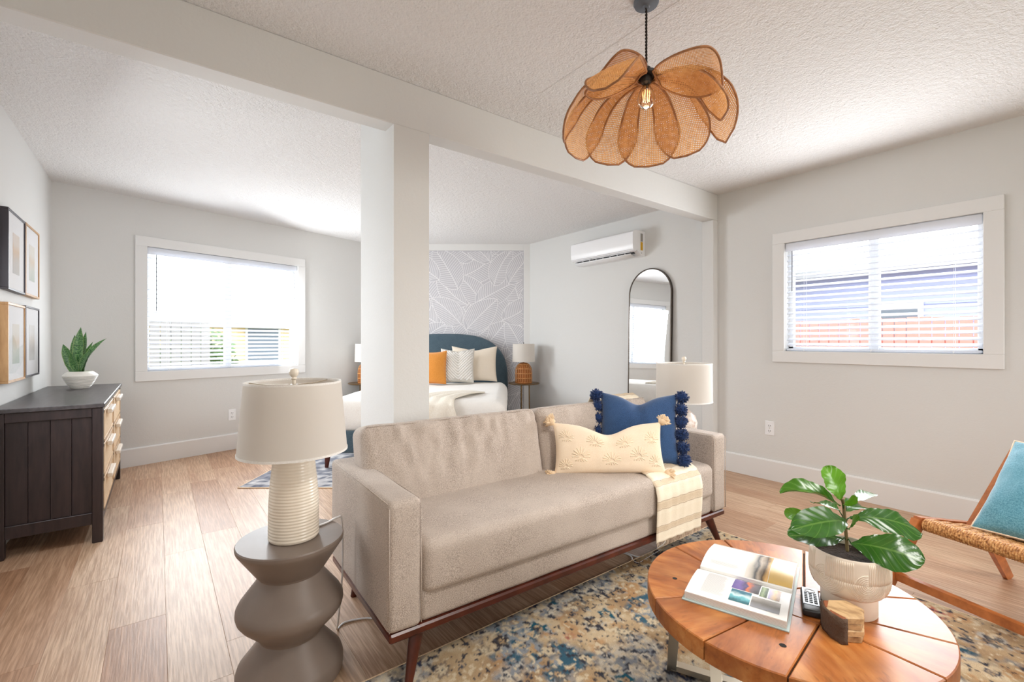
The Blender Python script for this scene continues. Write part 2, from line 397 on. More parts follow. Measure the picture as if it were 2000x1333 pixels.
# wallpaper panel and its trims on the corner wall (local frame: x = R, y = -F into room, z up)
wp = struct(MB().box(-2.0, .158, -.006, 0, .165, 2.345), 'wallpaper_panel', plain('wallpaper_ground', srgb(196, 195, 200), .8), parent=None)
place(wp, VW(0, DT), -YAW)
wp['kind'] = 'structure'
tb = MB().cbox(.158, .25, -.02, 0, 0, HC, .002); o = struct(tb, 'trim_1', M['trimw']); place(o, VW(0, DT), -YAW)
tb = MB().cbox(-2.05, .158, -.02, 0, 2.345, HC, .002); o = struct(tb, 'trim_2', M['trimw']); place(o, VW(0, DT), -YAW)
tb = MB().cbox(-2.05, .158, -.018, 0, 0, .165, .002); o = struct(tb, 'baseboard_corner', M['trimw']); place(o, VW(0, DT), -YAW)
# leaf print on the wallpaper: overlapping leaf shapes in the ground colour with white line veins
def leaf_print():
    rnd = random.Random(11); b = MB(); n = 0
    pts = []
    for gz in range(8):
        for gx in range(9):
            pts.append((-2.0 + gx * .27 + (gz % 2) * .13 + rnd.uniform(-.05, .05), .3 + gz * .30 + rnd.uniform(-.06, .06)))
    rnd.shuffle(pts)
    def clip(q): return (max(-2.0, min(.158, q[0])), max(.165, min(2.345, q[1])))
    def line(q0, q1, wd, y):
        (x0, z0), (x1, z1) = q0, q1
        if x0 < -2 or x1 < -2 or x0 > .158 or x1 > .158 or z0 < .165 or z1 < .165 or z0 > 2.345 or z1 > 2.345: return
        dx, dz = x1 - x0, z1 - z0; L = hypot(dx, dz)
        if L < 1e-6: return
        nx, nz = -dz / L * wd / 2, dx / L * wd / 2
        b.add([(x0 - nx, y, z0 - nz), (x1 - nx, y, z1 - nz), (x1 + nx, y, z1 + nz), (x0 + nx, y, z0 + nz)], [(0, 1, 2, 3)], 1)
    for (cx, cz) in pts:
        n += 1; y = -.0062 - n * .00004
        ang = rnd.choice((1, -1)) * rnd.uniform(.35, 1.15) + pi / 2; L = rnd.uniform(.52, .66); W = L * rnd.uniform(.24, .31); bend = rnd.uniform(-.1, .1)
        ca, sa = cos(ang), sin(ang)
        def mp(u, v): xx = (u - .5) * L; yy = v + bend * (u * (1 - u) * 4 - .5) * L; return (cx + xx * ca - yy * sa, cz + xx * sa + yy * ca)
        def wd(u): return W * (sin(pi * u ** .8)) ** .75
        N = 16
        ring = [mp(i / N, wd(i / N)) for i in range(N + 1)] + [mp(i / N, -wd(i / N)) for i in range(N - 1, 0, -1)]
        ring = [clip(q) for q in ring]
        k = len(ring)
        mids = [clip(mp(i / N, 0)) for i in range(N + 1)]
        vs = [(q[0], y, q[1]) for q in ring]; b.add(vs, [tuple(range(k))], 0)
        yl = y - .00002
        for i in range(N):
            line(mp(i / N, 0), mp((i + 1) / N, 0), .010, yl)
            line(mp(i / N, wd(i / N)), mp((i + 1) / N, wd((i + 1) / N)), .0065, yl); line(mp(i / N, -wd(i / N)), mp((i + 1) / N, -wd((i + 1) / N)), .0065, yl)
        K = 21
        for i in range(1, K):
            u = i / K
            for sg in (1, -1):
                prev = mp(u, 0)
                for q in (1, 2, 3):
                    uu = min(1, u + .13 * (q / 3) ** .8 * (1 - u * .4)); vv = sg * wd(uu) * (q / 3) * .97
                    cur = mp(uu, vv); line(prev, cur, .0058, yl); prev = cur
    return b
lp = leaf_print().build('leaf_print', [plain('wallpaper_leaf', srgb(196, 195, 200), .8), plain('wallpaper_line', srgb(236, 235, 237), .8)], wp)
tag(lp, kind='stuff')

# ------------------------------------------------------------------ windows and blinds
def window(nm, x0, x1, z0, z1, loc, rotz, cas=.09, mull=True, casing_label=None):
    # local frame: x along wall (as seen from inside, left to right), y outward
    e = empty(nm, loc, rotz, kind='structure')
    t = .018
    for (a, b, c, d) in ((x0 - cas, x1 + cas, z1, z1 + cas), (x0 - cas, x1 + cas, z0 - cas, z0), (x0 - cas, x0, z0, z1), (x1, x1 + cas, z0, z1)):
        MB().cbox(a, b, -t, 0, c, d, .0025).build('casing_board', M['trimw'], e)
    fy0, fy1 = .07, .11
    f = MB(); fw = .035
    f.cbox(x0, x0 + fw, fy0, fy1, z0, z1, .003); f.cbox(x1 - fw, x1, fy0, fy1, z0, z1, .003); f.cbox(x0, x1, fy0, fy1, z0, z0 + fw, .003); f.cbox(x0, x1, fy0, fy1, z1 - fw, z1, .003)
    f.build('window_frame', M['white_plastic'], e)
    mx = (x0 + x1) / 2
    if mull: MB().cbox(mx - .03, mx + .03, fy0 - .005, fy1, z0, z1, .003).build('mullion', M['white_plastic'], e)
    for (a, b) in ((x0 + fw, mx - .03), (mx + .03, x1 - fw)):
        MB().box(a, b, .09, .094, z0 + fw, z1 - fw).build('pane', M['glass'], e)
    return e
def blind(label, x0, x1, z0, z1, loc, rotz, wand_x, wand_z, tilt, group):
    e = empty('window_blind', loc, rotz, label, 'blind')
    yc = .032
    MB().cbox(x0 + .004, x1 - .004, yc - .034, yc - .022, z1 - .068, z1 - .002, .004).build('valance', M['slat'], e)
    MB().box(x0 + .008, x1 - .008, yc - .02, yc + .025, z1 - .045, z1 - .006).build('headrail', M['white_plastic'], e)
    pitch = .0415; n = int((z1 - .075 - z0 - .03) / pitch); L = x1 - x0 - .02
    sb = MB()
    prof = [(-.024, -.0012), (-.012, .0006), (0, .0012), (.012, .0006), (.024, -.0012)]
    for th in (.0013, -.0013):
        pass
    vs = []
    for xx in (-L / 2, L / 2):
        for (yy, zz) in prof: vs.append((xx, yy, zz + .0014))
        for (yy, zz) in prof[::-1]: vs.append((xx, yy, zz - .0014))
    fs = [tuple(range(10))[::-1], tuple(range(10, 20))] + [(i, (i + 1) % 10, (i + 1) % 10 + 10, i + 10) for i in range(10)]
    sb.add(vs, fs)
    s0 = sb.build('slat', M['slat'], e, smooth=True, loc=((x0 + x1) / 2, yc, z1 - .095), rot=(tilt, 0, 0))
    for i in range(1, n): copy_part(s0, e, location=((x0 + x1) / 2, yc, z1 - .095 - i * pitch))
    zb = z1 - .095 - n * pitch
    MB().cbox(x0 + .01, x1 - .01, yc - .025, yc + .025, z0 + .004, z0 + .022, .004).build('bottom_rail', M['slat'], e)
    for q in (.12, .5, .88):
        xx = x0 + (x1 - x0) * q
        for dy in (-.026, .026):
            MB().tube([(xx, yc + dy, z0 + .02), (xx, yc + dy, z1 - .05)], .0009, 5).build('ladder_cord', M['white_plastic'], e)
        MB().lathe([(.004, 0), (.005, .008), (.003, .014)], 8, (xx, yc - .03, z0 + .004)).build('cord_button', M['white_plastic'], e)
    MB().tube([(wand_x, yc - .04, z1 - .07), (wand_x, yc - .042, wand_z)], .0035, 8).build('tilt_wand', plain('grey_wand', srgb(120, 122, 128), .3), e)
    return e
xa, xb = bs(-.079), bs(1.29)
window('window_1', xa, xb, .85, 2.0, bw0, BW_A)
blind('white slatted blind in the wide bedroom window above the floor outlet', xa, xb, .85, 2.0, bw0, BW_A, xa + .07, 1.41, rad(23), 'b')
ra, rb_ = 4.9 - 1.608, 4.9 - .493
window('window_2', ra, rb_, 1.05, 1.905, (XR, 4.9, 0), -pi / 2, cas=.088)
blind('white slatted blind in the living room window on the right wall', ra, rb_, 1.05, 1.905, (XR, 4.9, 0), -pi / 2, ra + .055, 1.52, rad(23), 'b')
window('added_rear_window', XR - 3.6, XR - 2.3, .85, 2.0, (XR, YF, 0), pi)  # assumed window out of view, added for the rear fill
blind('white slatted blind added to dim the unseen side window between the beam and the dresser', 2.45 - YF, 3.35 - YF, .85, 2.0, (XL, YF, 0), pi / 2, 2.52 - YF, 1.45, rad(23), 'b')  # unseen blind, added to cut the sky light through this opening
window('window_5', 2.45 - YF, 3.35 - YF, .85, 2.0, (XL, YF, 0), pi / 2)
window('added_side_window', -1.35 - YF, -.45 - YF, .85, 2.05, (XL, YF, 0), pi / 2)  # assumed out-of-view window, added to go with the warm side fill

# outlets
def outlet(label, loc, rotz):
    e = empty('wall_outlet', loc, rotz, label, 'outlet')
    MB().cbox(-.036, .036, -.006, 0, -.058, .058, .003).build('cover_plate', M['white_plastic'], e)
    for dz in (.021, -.021):
        f = MB().cbox(-.017, .017, -.008, -.005, dz - .016, dz + .016, .003).build('socket', M['white_plastic'], e)
        MB().box(-.008, -.005, -.0085, -.0079, dz - .006, dz + .006).box(.005, .008, -.0085, -.0079, dz - .005, dz + .005).box(-.002, .002, -.0085, -.0079, dz - .012, dz - .008).build('slot', M['black'], f)
    MB().lathe([(.003, 0), (.003, .001), (.0, .0015)], 10, M=Matrix.Translation((0, -.006, 0)) @ Matrix.Rotation(pi / 2, 4, 'X')).build('screw', M['nickel'], e)
outlet('white wall outlet low on the bedroom wall under the wide window', (.615, bwy(.615), .36), BW_A)
outlet('white wall outlet on the living room wall right of the sofa', (XR, 1.722, .42), -pi / 2)
from mathutils import noise as MN
def ray(u, v): k = (u - 1000) / FPX; return F + R * k + UP * ((667 - v) / FPX)
CAM = Vector((0, 0, CAMH))
def on_z(u, v, z): r = ray(u, v); return CAM + r * ((z - CAMH) / r.z)
def on_plane(u, v, P, n): r = ray(u, v); n = Vector(n); return CAM + r * ((Vector(P) - CAM).dot(n) / r.dot(n))
def nz(p, s, seed=0): return MN.noise(Vector((p[0] * s + seed * 7.3, p[1] * s + seed * 3.1, p[2] * s)))

# ------------------------------------------------------------------ pillow shape
class Pillow:
    def __init__(s, w, h, t, pinch=.06, dent=0, wr=.004, seed=0, p=.42, crown=0):
        s.w, s.h, s.t, s.pinch, s.dent, s.wr, s.seed, s.p, s.crown = w, h, t, pinch, dent, wr, seed, p, crown
    def at(s, a, b, side, off=0):
        x = s.w / 2 * (a - s.pinch * a * abs(a) * (1 - b * b)); z = s.h / 2 * (b - s.pinch * b * abs(b) * (1 - a * a))
        k = ((b + 1) / 2)
        z -= s.dent * s.h * k * k * math.exp(-(a / .36) ** 2); z += s.crown * s.h * k * a * a
        e = max(0, (1 - a * a) * (1 - b * b)) ** s.p
        y = s.t / 2 * e
        if s.dent: y *= 1 - .45 * k * k * math.exp(-(a / .14) ** 2)
        y += s.wr * nz((x, z, .3), 9, s.seed) * min(1, e * 3) + s.wr * .6 * nz((x, z, .7), 26, s.seed) * min(1, e * 3)
        return Vector((x, side * (y + off), z + s.h / 2))
    def mesh(s, nu=30, nv=22):
        b = MB()
        def g(a): return sin(a * pi / 2) * .55 + a * .45
        b.grid(lambda u, v: s.at(g(2 * u - 1), g(2 * v - 1), -1), nu, nv)
        b.grid(lambda u, v: s.at(g(1 - 2 * u), g(2 * v - 1), 1), nu, nv)
        return b
    def piping(s, n=24, r=.003):
        P = [s.at(-1 + 2 * i / n, -1, 1) for i in range(n)] + [s.at(1, -1 + 2 * i / n, 1) for i in range(n)] + [s.at(1 - 2 * i / n, 1, 1) for i in range(n)] + [s.at(-1, 1 - 2 * i / n, 1) for i in range(n)]
        return MB().tube(P, r, 6, closed=True)
    def line(s, mb, pts, r, side=-1, n=5):
        mb.tube([s.at(a, b, side, .0005) for a, b in pts], r, n)
def stand(o, center, normal, lean):   # rest a pillow: base centre, direction its front (local -y) faces, lean back in radians
    n = Vector((normal[0], normal[1], 0)).normalized()
    o.location = center; o.rotation_mode = 'XYZ'
    o.rotation_euler = (-lean, 0, atan2(n.x, -n.y))
    return o

# ------------------------------------------------------------------ sofa
SO = Vector((.580, 1.400, 0)); SR = rad(-2.0)
sofa = empty('sofa', SO, SR, 'long oatmeal tweed sofa with walnut plinth and tapered legs behind the round table', 'sofa')
def soft(seed, amp, sc):
    def f(p): return p + Vector((nz(p, sc, seed), nz(p, sc, seed + 5), nz(p, sc, seed + 9))) * amp
    return f
fr = MB(); fr.cbox(.006, 1.944, .006, .70, .158, .188, .006); fr.build('plinth', M['walnut'], sofa)
for (x0, y0, dx, dy) in ((.115, .045, -.05, -.045), (1.835, .045, .05, -.045), (.115, .63, -.03, .03), (1.835, .63, .03, .03)):
    MB().tube([(x0, y0, .165), (x0 + dx, y0 + dy, .0085 if y0 < .3 else 0)], [.026, .0125], 16).build('leg', M['walnut'], sofa, smooth=True)
for x0, sd in ((0, 1), (1.833, 2)):
    a = MB().rbox(.117, .70, .425, .022, (3, 14, 10), soft(sd, .003, 5), Matrix.Translation((x0 + .0585, .352, .187)))
    ao = a.build('arm', M['sofa'], sofa, smooth='all')
    sm = MB()
    for xx in (x0 + .004, x0 + .113):
        sm.tube([(xx, .004, .20), (xx, .004, .595)], .0022, 5)
        sm.tube([(xx, .02, .606), (xx, .68, .606)], .0022, 5)
    sm.build('seam', M['sofa'], ao, smooth='all')
MB().rbox(1.72, .62, .115, .02, (20, 6, 3), soft(3, .002, 5), Matrix.Translation((.975, .325, .185))).build('apron', M['sofa'], sofa, smooth='all')
MB().rbox(1.73, .10, .47, .025, (20, 3, 8), soft(4, .002, 5), Matrix.Translation((.975, .652, .187))).build('back_frame', M['sofa'], sofa, smooth='all')
def seatfn(p):
    q = Vector(p); k = max(0, (p.z - .08) / .1)
    q.z += k * (.012 * (1 - (p.x / .88) ** 2) * (1 - ((p.y) / .3) ** 2) + .004 * nz(p, 3.2, 2) + .0025 * nz(p, 9, 3))
    q.y -= .008 * (1 - (p.x / .88) ** 4) * (1 if p.y < 0 else 0) * (1 - abs(p.y + .28) / .3 if p.y < 0 else 0)
    q.z += -.005 * k * math.exp(-((p.x - .38 - (p.y + .15) * .9) / .018) ** 2) * math.exp(-((p.y + .15) / .1) ** 2)
    return q
MB().rbox(1.712, .57, .182, .036, (64, 16, 6), seatfn, Matrix.Translation((.975, .284, .277))).build('seat_cushion', M['sofa'], sofa, smooth='all')
def backfn(seed, deep):
    def f(p):
        q = Vector(p); h = p.z / .385
        fr_ = 1 if p.y < 0 else 0
        bul = (1 - abs(p.x / .46) ** 3) * sin(pi * min(1, max(0, h)))
        q.y += (-.018 if fr_ else .01) * bul
        # puckers that fall from the top seam
        if fr_:
            wv = nz((p.x, 0, h * .25), 20, seed) * .7 + nz((p.x, 0, h * .3), 46, seed) * .5
            q.y += deep * wv * max(0, h - .12) ** .7 * (1 - .75 * max(0, h - .9) / .1)
        q.z += .003 * nz((p.x, 0, 0), 7, seed) * h
        return q
    return f
TB = Matrix.Rotation(rad(-13), 4, 'X')
for x0, x1, sd, dp in ((.064, .977, 1, .024), (.981, 1.866, 2, .008)):
    bc = MB().rbox(x1 - x0, .165, .375, .04, (60, 5, 14), backfn(sd, dp), Matrix.Translation(((x0 + x1) / 2, .475, .40)) @ TB)
    bo = bc.build('back_cushion', M['sofa'], sofa, smooth='all')
    f = backfn(sd, 0); Tm = Matrix.Translation(((x0 + x1) / 2, .475, .40)) @ TB
    hw = (x1 - x0) / 2 - .022
    MB().tube([Tm @ f(Vector((-hw + 2 * hw * i / 30, -.071, .365))) for i in range(31)], .0022, 5).build('seam', M['sofa'], bo, smooth='all')

# throw blanket over the sofa: strip that runs over the back, across the seat and down the front
def sofa_w(x, y, z): return Matrix.Translation(SO) @ Matrix.Rotation(SR, 4, 'Z') @ Vector((x, y, z))
path = [(.665, .58), (.648, .70), (.60, .783), (.555, .795), (.50, .775), (.45, .70), (.41, .58), (.378, .49), (.345, .473), (.26, .472), (.15, .474), (.06, .472), (.012, .458), (-.012, .43), (-.022, .38), (-.020, .31), (-.018, .25), (-.016, .20), (-.017, .165)]
def path_at(u):
    q = u * (len(path) - 1); i = min(int(q), len(path) - 2); k = q - i
    return (path[i][0] * (1 - k) + path[i + 1][0] * k, path[i][1] * (1 - k) + path[i + 1][1] * k)
def throw_pt(u, v):
    y, z = path_at(u); sk = max(0, min(1, (.55 - y) / .55))
    xc = 1.655 - .165 * sk; wid = .34 + .03 * sk
    x = xc + (v - .5) * wid
    wv = .006 * sin(v * 17 + u * 5) + .005 * nz((v * 2, u * 3, 0), 2, 4)
    fr_ = 1 if u > .66 else .35
    if z < .44 and u > .6: y -= abs(wv) * fr_ * 1.2
    else: z += abs(wv) * .8
    return sofa_w(x, y, z)
q = NM('striped_throw'); tc = q.n('ShaderNodeUVMap'); sx = q.n('ShaderNodeSeparateXYZ'); q.l(tc.outputs[0], sx.inputs[0])
st = [(0, srgb(238, 228, 206))]
for c in (.085, .235, .37, .50, .60, .70, .785, .875):
    st += [(c - .014, srgb(238, 228, 206)), (c - .012, srgb(188, 164, 136)), (c - .004, srgb(206, 184, 154)), (c + .010, srgb(214, 196, 168)), (c + .012, srgb(150, 124, 100)), (c + .018, srgb(240, 231, 210))]
def bands():
    mt = q.n('ShaderNodeMath', _operation='FRACT'); ml = q.n('ShaderNodeMath', _operation='MULTIPLY'); q.l(sx.outputs[0], ml.inputs[0]); ml.inputs[1].default_value = 9.5; q.l(ml.outputs[0], mt.inputs[0]); return mt.outputs[0]
cr = q.ramp(bands(), [(0, srgb(238, 226, 203)), (.50, srgb(240, 229, 208)), (.52, srgb(168, 142, 116)), (.545, srgb(222, 205, 178)), (.60, srgb(212, 192, 164)), (.78, srgb(214, 195, 168)), (.80, srgb(230, 215, 190)), (.82, srgb(164, 138, 112)), (.85, srgb(238, 227, 206)), (1, srgb(240, 230, 209))])
vv = q.coords(); nn = q.noise(vv, 260, 2); q.base(q.mix(q.ramp(nn, [(.35, (.25, .25, .25, 1)), (.6, (0, 0, 0, 1))]), cr, srgb(250, 240, 222))); q.b.inputs['Roughness'].default_value = .95; q.bump(nn, .6, .002)
M['throw'] = q.m
def strip(fn, nu, nv, name, mat, parent=None, thick=.004):
    o = MB().grid(fn, nu, nv).build(name, mat, parent, smooth='all', solid=thick)
    uv = o.data.uv_layers.new(name='UVMap'); k = nv + 1
    for p in o.data.polygons:
        for li in p.loop_indices:
            vi = o.data.loops[li].vertex_index; uv.data[li].uv = ((vi // k) / nu, (vi % k) / nv)
    return o
th = strip(throw_pt, 90, 18, 'throw_blanket', M['throw'])
tag(th, 'cream striped throw draped over the sofa back and seat and down its front', 'blanket')
fb = MB()
for i in range(44):
    v = (i + .5) / 44; p = throw_pt(1, v); fb.tube([p, p + Vector((random.uniform(-.003, .003), -.003, -.022))], .0011, 4)
tag(fb.build('fringe', M['cream'], th), kind='stuff')

# cream lumbar pillow
pl = Pillow(.565, .250, .125, .05, .20, .005, 3, .45, .03)
lum = pl.mesh(40, 26).build('lumbar_pillow', M['cream'], smooth='all')
stand(lum, (1.802, 1.545, .462), (-.582, -.813), rad(17)); tag(lum, 'cream embroidered lumbar pillow with corner tassels on the sofa seat', 'pillow')
em = MB()
def motif(ca, cb, s_):
    for k in range(-4, 5):
        an = pi / 2 + k * .33; L = s_ * (1 - .05 * abs(k))
        pts = []
        for i in range(8):
            t_ = i / 7; r_ = .25 * L + L * .75 * t_; bend = an + k * .05 * t_ * t_
            pts.append((ca + r_ * cos(bend) * .5, cb + r_ * sin(bend) * 1.0 - .35 * s_))
        if all(-.95 < a < .95 and -.95 < b < .95 for a, b in pts): pl.line(em, pts, .0028)
    for k in (-2, -1, 0, 1, 2):
        pts = [(ca + .5 * s_ * .25 * k * t_, cb - .35 * s_ - .4 * s_ * t_ * (1 - .1 * abs(k))) for t_ in (0, .35, .7, 1)]
        if all(-.95 < a < .95 and -.95 < b < .95 for a, b in pts): pl.line(em, pts, .0026)
for ca, cb, s_ in ((-.55, -.22, .42), (0, -.35, .42), (.5, -.2, .42), (-.28, .42, .40), (.25, .38, .40), (.78, .42, .36), (-.8, .5, .34), (.82, -.5, .34), (-.82, -.6, .3)): motif(ca, cb, s_)
tag(em.build('embroidery', M['emb'], lum, smooth='all'), kind='stuff')
tb = MB(); rnd = random.Random(3)
for k in range(64):
    d = Vector((rnd.uniform(.25, 1), rnd.uniform(-.8, .8), rnd.uniform(-.8, .8))).normalized(); L = rnd.uniform(.032, .052)
    tb.tube([Vector((0, 0, 0)), d * L * .55 + Vector((.004, 0, 0)), d * L + Vector((0, 0, -.004))], [.005, .0065, .0035], 5)
tb.ball((.012, 0, 0), .024, 10, 7, jit=.12)
t0 = None
for a, b, rz in ((-1, 1, 2.5), (1, 1, .6), (-1, -1, 3.5), (1, -1, -.3)):
    p = pl.at(a, b, 1)
    if t0 is None: t0 = tb.build('tassel', M['tassel'], lum, smooth='all', loc=p, rot=(0, -rz, 0))
    else: copy_part(t0, lum, location=p, rotation_euler=(0, -rz, 0))

# navy pillow with pom-pom sides
pn = Pillow(.42, .375, .15, .05, .12, .004, 6, .45, .04)
nv_ = pn.mesh(34, 28).build('square_pillow', M['navy'], smooth='all')
stand(nv_, (2.06, 1.575, .475), (-.80, -.60), rad(24)); tag(nv_, 'navy velvet pillow edged with dark pom-poms in the sofa corner', 'pillow')
pb = MB(); rnd = random.Random(5)
pb.ball((0, 0, 0), .030, 14, 9, jit=.10)
for k in range(110):
    d = Vector((rnd.gauss(0, 1), rnd.gauss(0, 1), rnd.gauss(0, 1))).normalized(); pb.tube([d * .02, d * rnd.uniform(.034, .044)], [.0045, .002], 4)
p0 = None
for a in (-1, 1):
    for k in range(6):
        p = pn.at(a, -1 + 2 * (k + .3) / 5.6, 1) + Vector((a * .026, -.008, 0))
        if p0 is None: p0 = pb.build('pompom', M['pom'], nv_, smooth='all', loc=p)
        else: copy_part(p0, nv_, location=p, rotation_euler=(k * 1.3, k * .7, a))

# ------------------------------------------------------------------ pedestal tables and lamps beside the sofa
def pedestal(label, loc, mat, group=None):
    e = empty('pedestal_table', loc, 0, label, 'side table')
    prof = [(.001, 0), (.166, 0), (.178, .012), (.182, .03), (.182, .05), (.176, .068), (.118, .133), (.110, .145), (.106, .152), (.108, .16), (.116, .17), (.166, .216), (.178, .232), (.182, .246), (.181, .260), (.172, .276), (.120, .337), (.112, .349), (.109, .357), (.112, .364)]
    prof2 = [(.112, .364), (.120, .370), (.172, .440), (.181, .452), (.183, .458), (.183, .466), (.180, .470), (.001, .470)]
    prof = [(r_ * .905 if r_ > .002 else r_, z_) for r_, z_ in prof]; prof2 = [(r_ * .905 if r_ > .002 else r_, z_) for r_, z_ in prof2]
    MB().lathe(prof, 72, cap=False).build('base', mat, e, smooth=25)
    MB().lathe(prof2, 72, cap=False).build('top', mat, e, smooth=25)
    return e
T1 = Vector((.357, 1.691, 0))
pedestal('taupe hourglass pedestal table by the left sofa arm', T1, M['concrete'])
T2 = Vector((2.79, 1.76, 0))
pedestal('taupe hourglass pedestal table hidden behind the right sofa arm', T2, M['concrete'])
def cord_shape(mb, pts, r, n=6): mb.tube(pts, r, n)
def catmull(P, n=8):
    P = [Vector(p) for p in P]; out = []
    for i in range(len(P) - 1):
        a, b, c, d = P[max(i - 1, 0)], P[i], P[i + 1], P[min(i + 2, len(P) - 1)]
        for k in range(n):
            t = k / n; out.append(.5 * ((2 * b) + (c - a) * t + (2 * a - 5 * b + 4 * c - d) * t * t + (3 * b - a - 3 * c + d) * t ** 3))
    return out + [P[-1]]
def lamp_common(e, r0, r1, z0, z1, fin):
    sh = MB()
    prof = [(r0, z0), (r0 - .001, z0 + .003), (r1 + .0005, z1 - .003), (r1, z1), (r1 - .004, z1 - .001), (r0 - .004, z0 + .001)]
    sh.lathe(prof + [prof[0]], 64, cap=False)
    so = sh.build('shade', M['shade'], e, smooth=50)
    MB().lathe([(r0 + .0008, z0 + .0), (r0 + .0005, z0 + .007), (r0 - .0045, z0 + .007), (r0 - .0045, z0), (r0 + .0008, z0)], 64, cap=False).build('shade_trim', M['whitefab'], so, smooth=50)
    MB().lathe([(r1 + .0008, z1 - .007), (r1 + .0008, z1), (r1 - .0045, z1), (r1 - .0045, z1 - .007), (r1 + .0008, z1 - .007)], 64, cap=False).build('shade_trim', M['whitefab'], so, smooth=50)
    sp = MB()
    for k in range(3):
        a = k * 2 * pi / 3 + .5; sp.tube([(.004 * cos(a), .004 * sin(a), z1 - .012), (.6 * r1 * cos(a), .6 * r1 * sin(a), z1 - .012), ((r1 - .004) * cos(a), (r1 - .004) * sin(a), z1 - .006)], .002, 6)
    sp.lathe([(.012, z1 - .014), (.012, z1 - .010)], 16); sp.build('spider', M['nickel'], so, smooth=True)
    hp = MB(); zb = z0 + .02
    for sg in (1, -1):
        hp.tube(catmull([(0, 0, zb), (sg * .03, 0, zb + .015), (sg * .055, 0, zb + .08), (sg * .045, 0, zb + .16), (0, 0, z1 - .012)], 5), .0018, 6)
    hp.build('harp', M['nickel'], e, smooth='all')
    MB().lathe([(.001, z1 - .012), (.006, z1 - .01), (.006, z1 + .004), (.010, z1 + .008), (.008, z1 + .014), (.014, z1 + .022), (.0155, z1 + .032), (.012, z1 + .041), (.001, z1 + .044)], 20).build('finial', M['lampceramic'], e, smooth=True)
    MB().lathe([(.014, z0 - .02), (.014, z0 + .04)], 16).build('socket', M['nickel'], e, smooth=True)
    MB().ball((0, 0, z0 + .085), .03, 14, 10, (1, 1, 1.25)).build('bulb', M['white_plastic'], e, smooth='all')
L1 = T1 + Vector((.008, -.003, .4705))
lamp = empty('table_lamp', L1, 0, 'ribbed cream ceramic lamp with tapered white shade on the pedestal table', 'lamp')
prof = [(.001, 0), (.074, 0), (.0775, .004)]
N = 120
for i in range(N):
    z = .006 + .30 * i / N; u = z / .306
    r = .0785 - .004 * u - .028 * max(0, u - .35) ** 1.5 if u < .9 else .0785 - .004 * u - .028 * max(0, u - .35) ** 1.5 - (u - .9) ** 2 * 1.2
    amp = .0008 if u < .66 else .0002
    prof.append((r + amp * (1 if (i % 4) in (1, 2) else -1), z))
prof += [(.045, .310), (.014, .314), (.012, .33)]
MB().lathe(prof, 56, cap=False).build('base', M['lampceramic'], lamp, smooth=50)
lamp_common(lamp, .170, .149, .288, .524, .03)
cb = MB(); cpts = catmull([(.07, .03, .004), (.12, .05, .002), (.165, .075, .003), (.187, .088, -.02), (.190, .092, -.2), (.18, .11, -.40), (.19, .16, -.464), (.23, .19, -.4665), (.30, .17, -.4665), (.36, .13, -.4665), (.46, .16, -.4665), (.62, .20, -.4665)], 8)
cb.tube(cpts, .0035, 6).build('power_cord', M['white_plastic'], lamp, smooth='all')
L2 = T2 + Vector((0, 0, .4705))
lamp2 = empty('table_lamp', L2, 0, 'white drum-shade lamp with mottled base behind the right sofa arm', 'lamp')
q = NM('mottled_glaze'); v = q.coords(); q.base(q.ramp(q.noise(v, 38, 3), [(.42, srgb(232, 226, 220)), (.56, srgb(218, 198, 186)), (.68, srgb(176, 162, 158))])); q.b.inputs['Roughness'].default_value = .3; M['mottled'] = q.m
MB().lathe([(.001, 0), (.06, 0), (.062, .012), (.05, .02), (.056, .03), (.080, .08), (.084, .12), (.070, .165), (.035, .20), (.018, .215), (.014, .245)], 40, cap=False).build('base', M['mottled'], lamp2, smooth=True)
lamp_common(lamp2, .179, .176, .258, .512, .03)
# loose white cable on the floor in front of the sofa
pts = [on_z(u, v, .004) for u, v in ((1180, 1072), (1228, 1085), (1236, 1096), (1247, 1101), (1262, 1093), (1290, 1076))]
pts2 = [on_z(u, v, .004) for u, v in ((1300, 1058), (1293, 1066), (1278, 1077), (1262, 1086), (1250, 1089), (1236, 1086), (1200, 1072), (1160, 1062))]
cc = MB().tube(catmull(pts2, 8), .0035, 6).tube(catmull([(p.x, p.y, .0042) for p in pts], 8), .0035, 6)
cco = cc.build('floor_cable', M['white_plastic'], smooth='all'); tag(cco, 'loose white cable looped on the floor under the sofa front', 'cable')
# ------------------------------------------------------------------ rugs
def vnoise(X, Y, sc, seed):
    r = np.random.RandomState(seed); n = 256; g = r.rand(n, n)
    x = X * sc + 100; y = Y * sc + 100; xi = np.floor(x).astype(int); yi = np.floor(y).astype(int); fx = x - xi; fy = y - yi
    fx = fx * fx * (3 - 2 * fx); fy = fy * fy * (3 - 2 * fy)
    a = g[xi % n, yi % n]; b = g[(xi + 1) % n, yi % n]; c = g[xi % n, (yi + 1) % n]; d = g[(xi + 1) % n, (yi + 1) % n]
    return (a * (1 - fx) + b * fx) * (1 - fy) + (c * (1 - fx) + d * fx) * fy
def fbm(X, Y, sc, seed, o=4):
    s_ = 0; am = 1; tot = 0
    for k in range(o): s_ = s_ + am * vnoise(X, Y, sc * 2 ** k, seed + k); tot += am; am *= .55
    return s_ / tot
def lin(c): return np.array(srgb(*c)[:3])
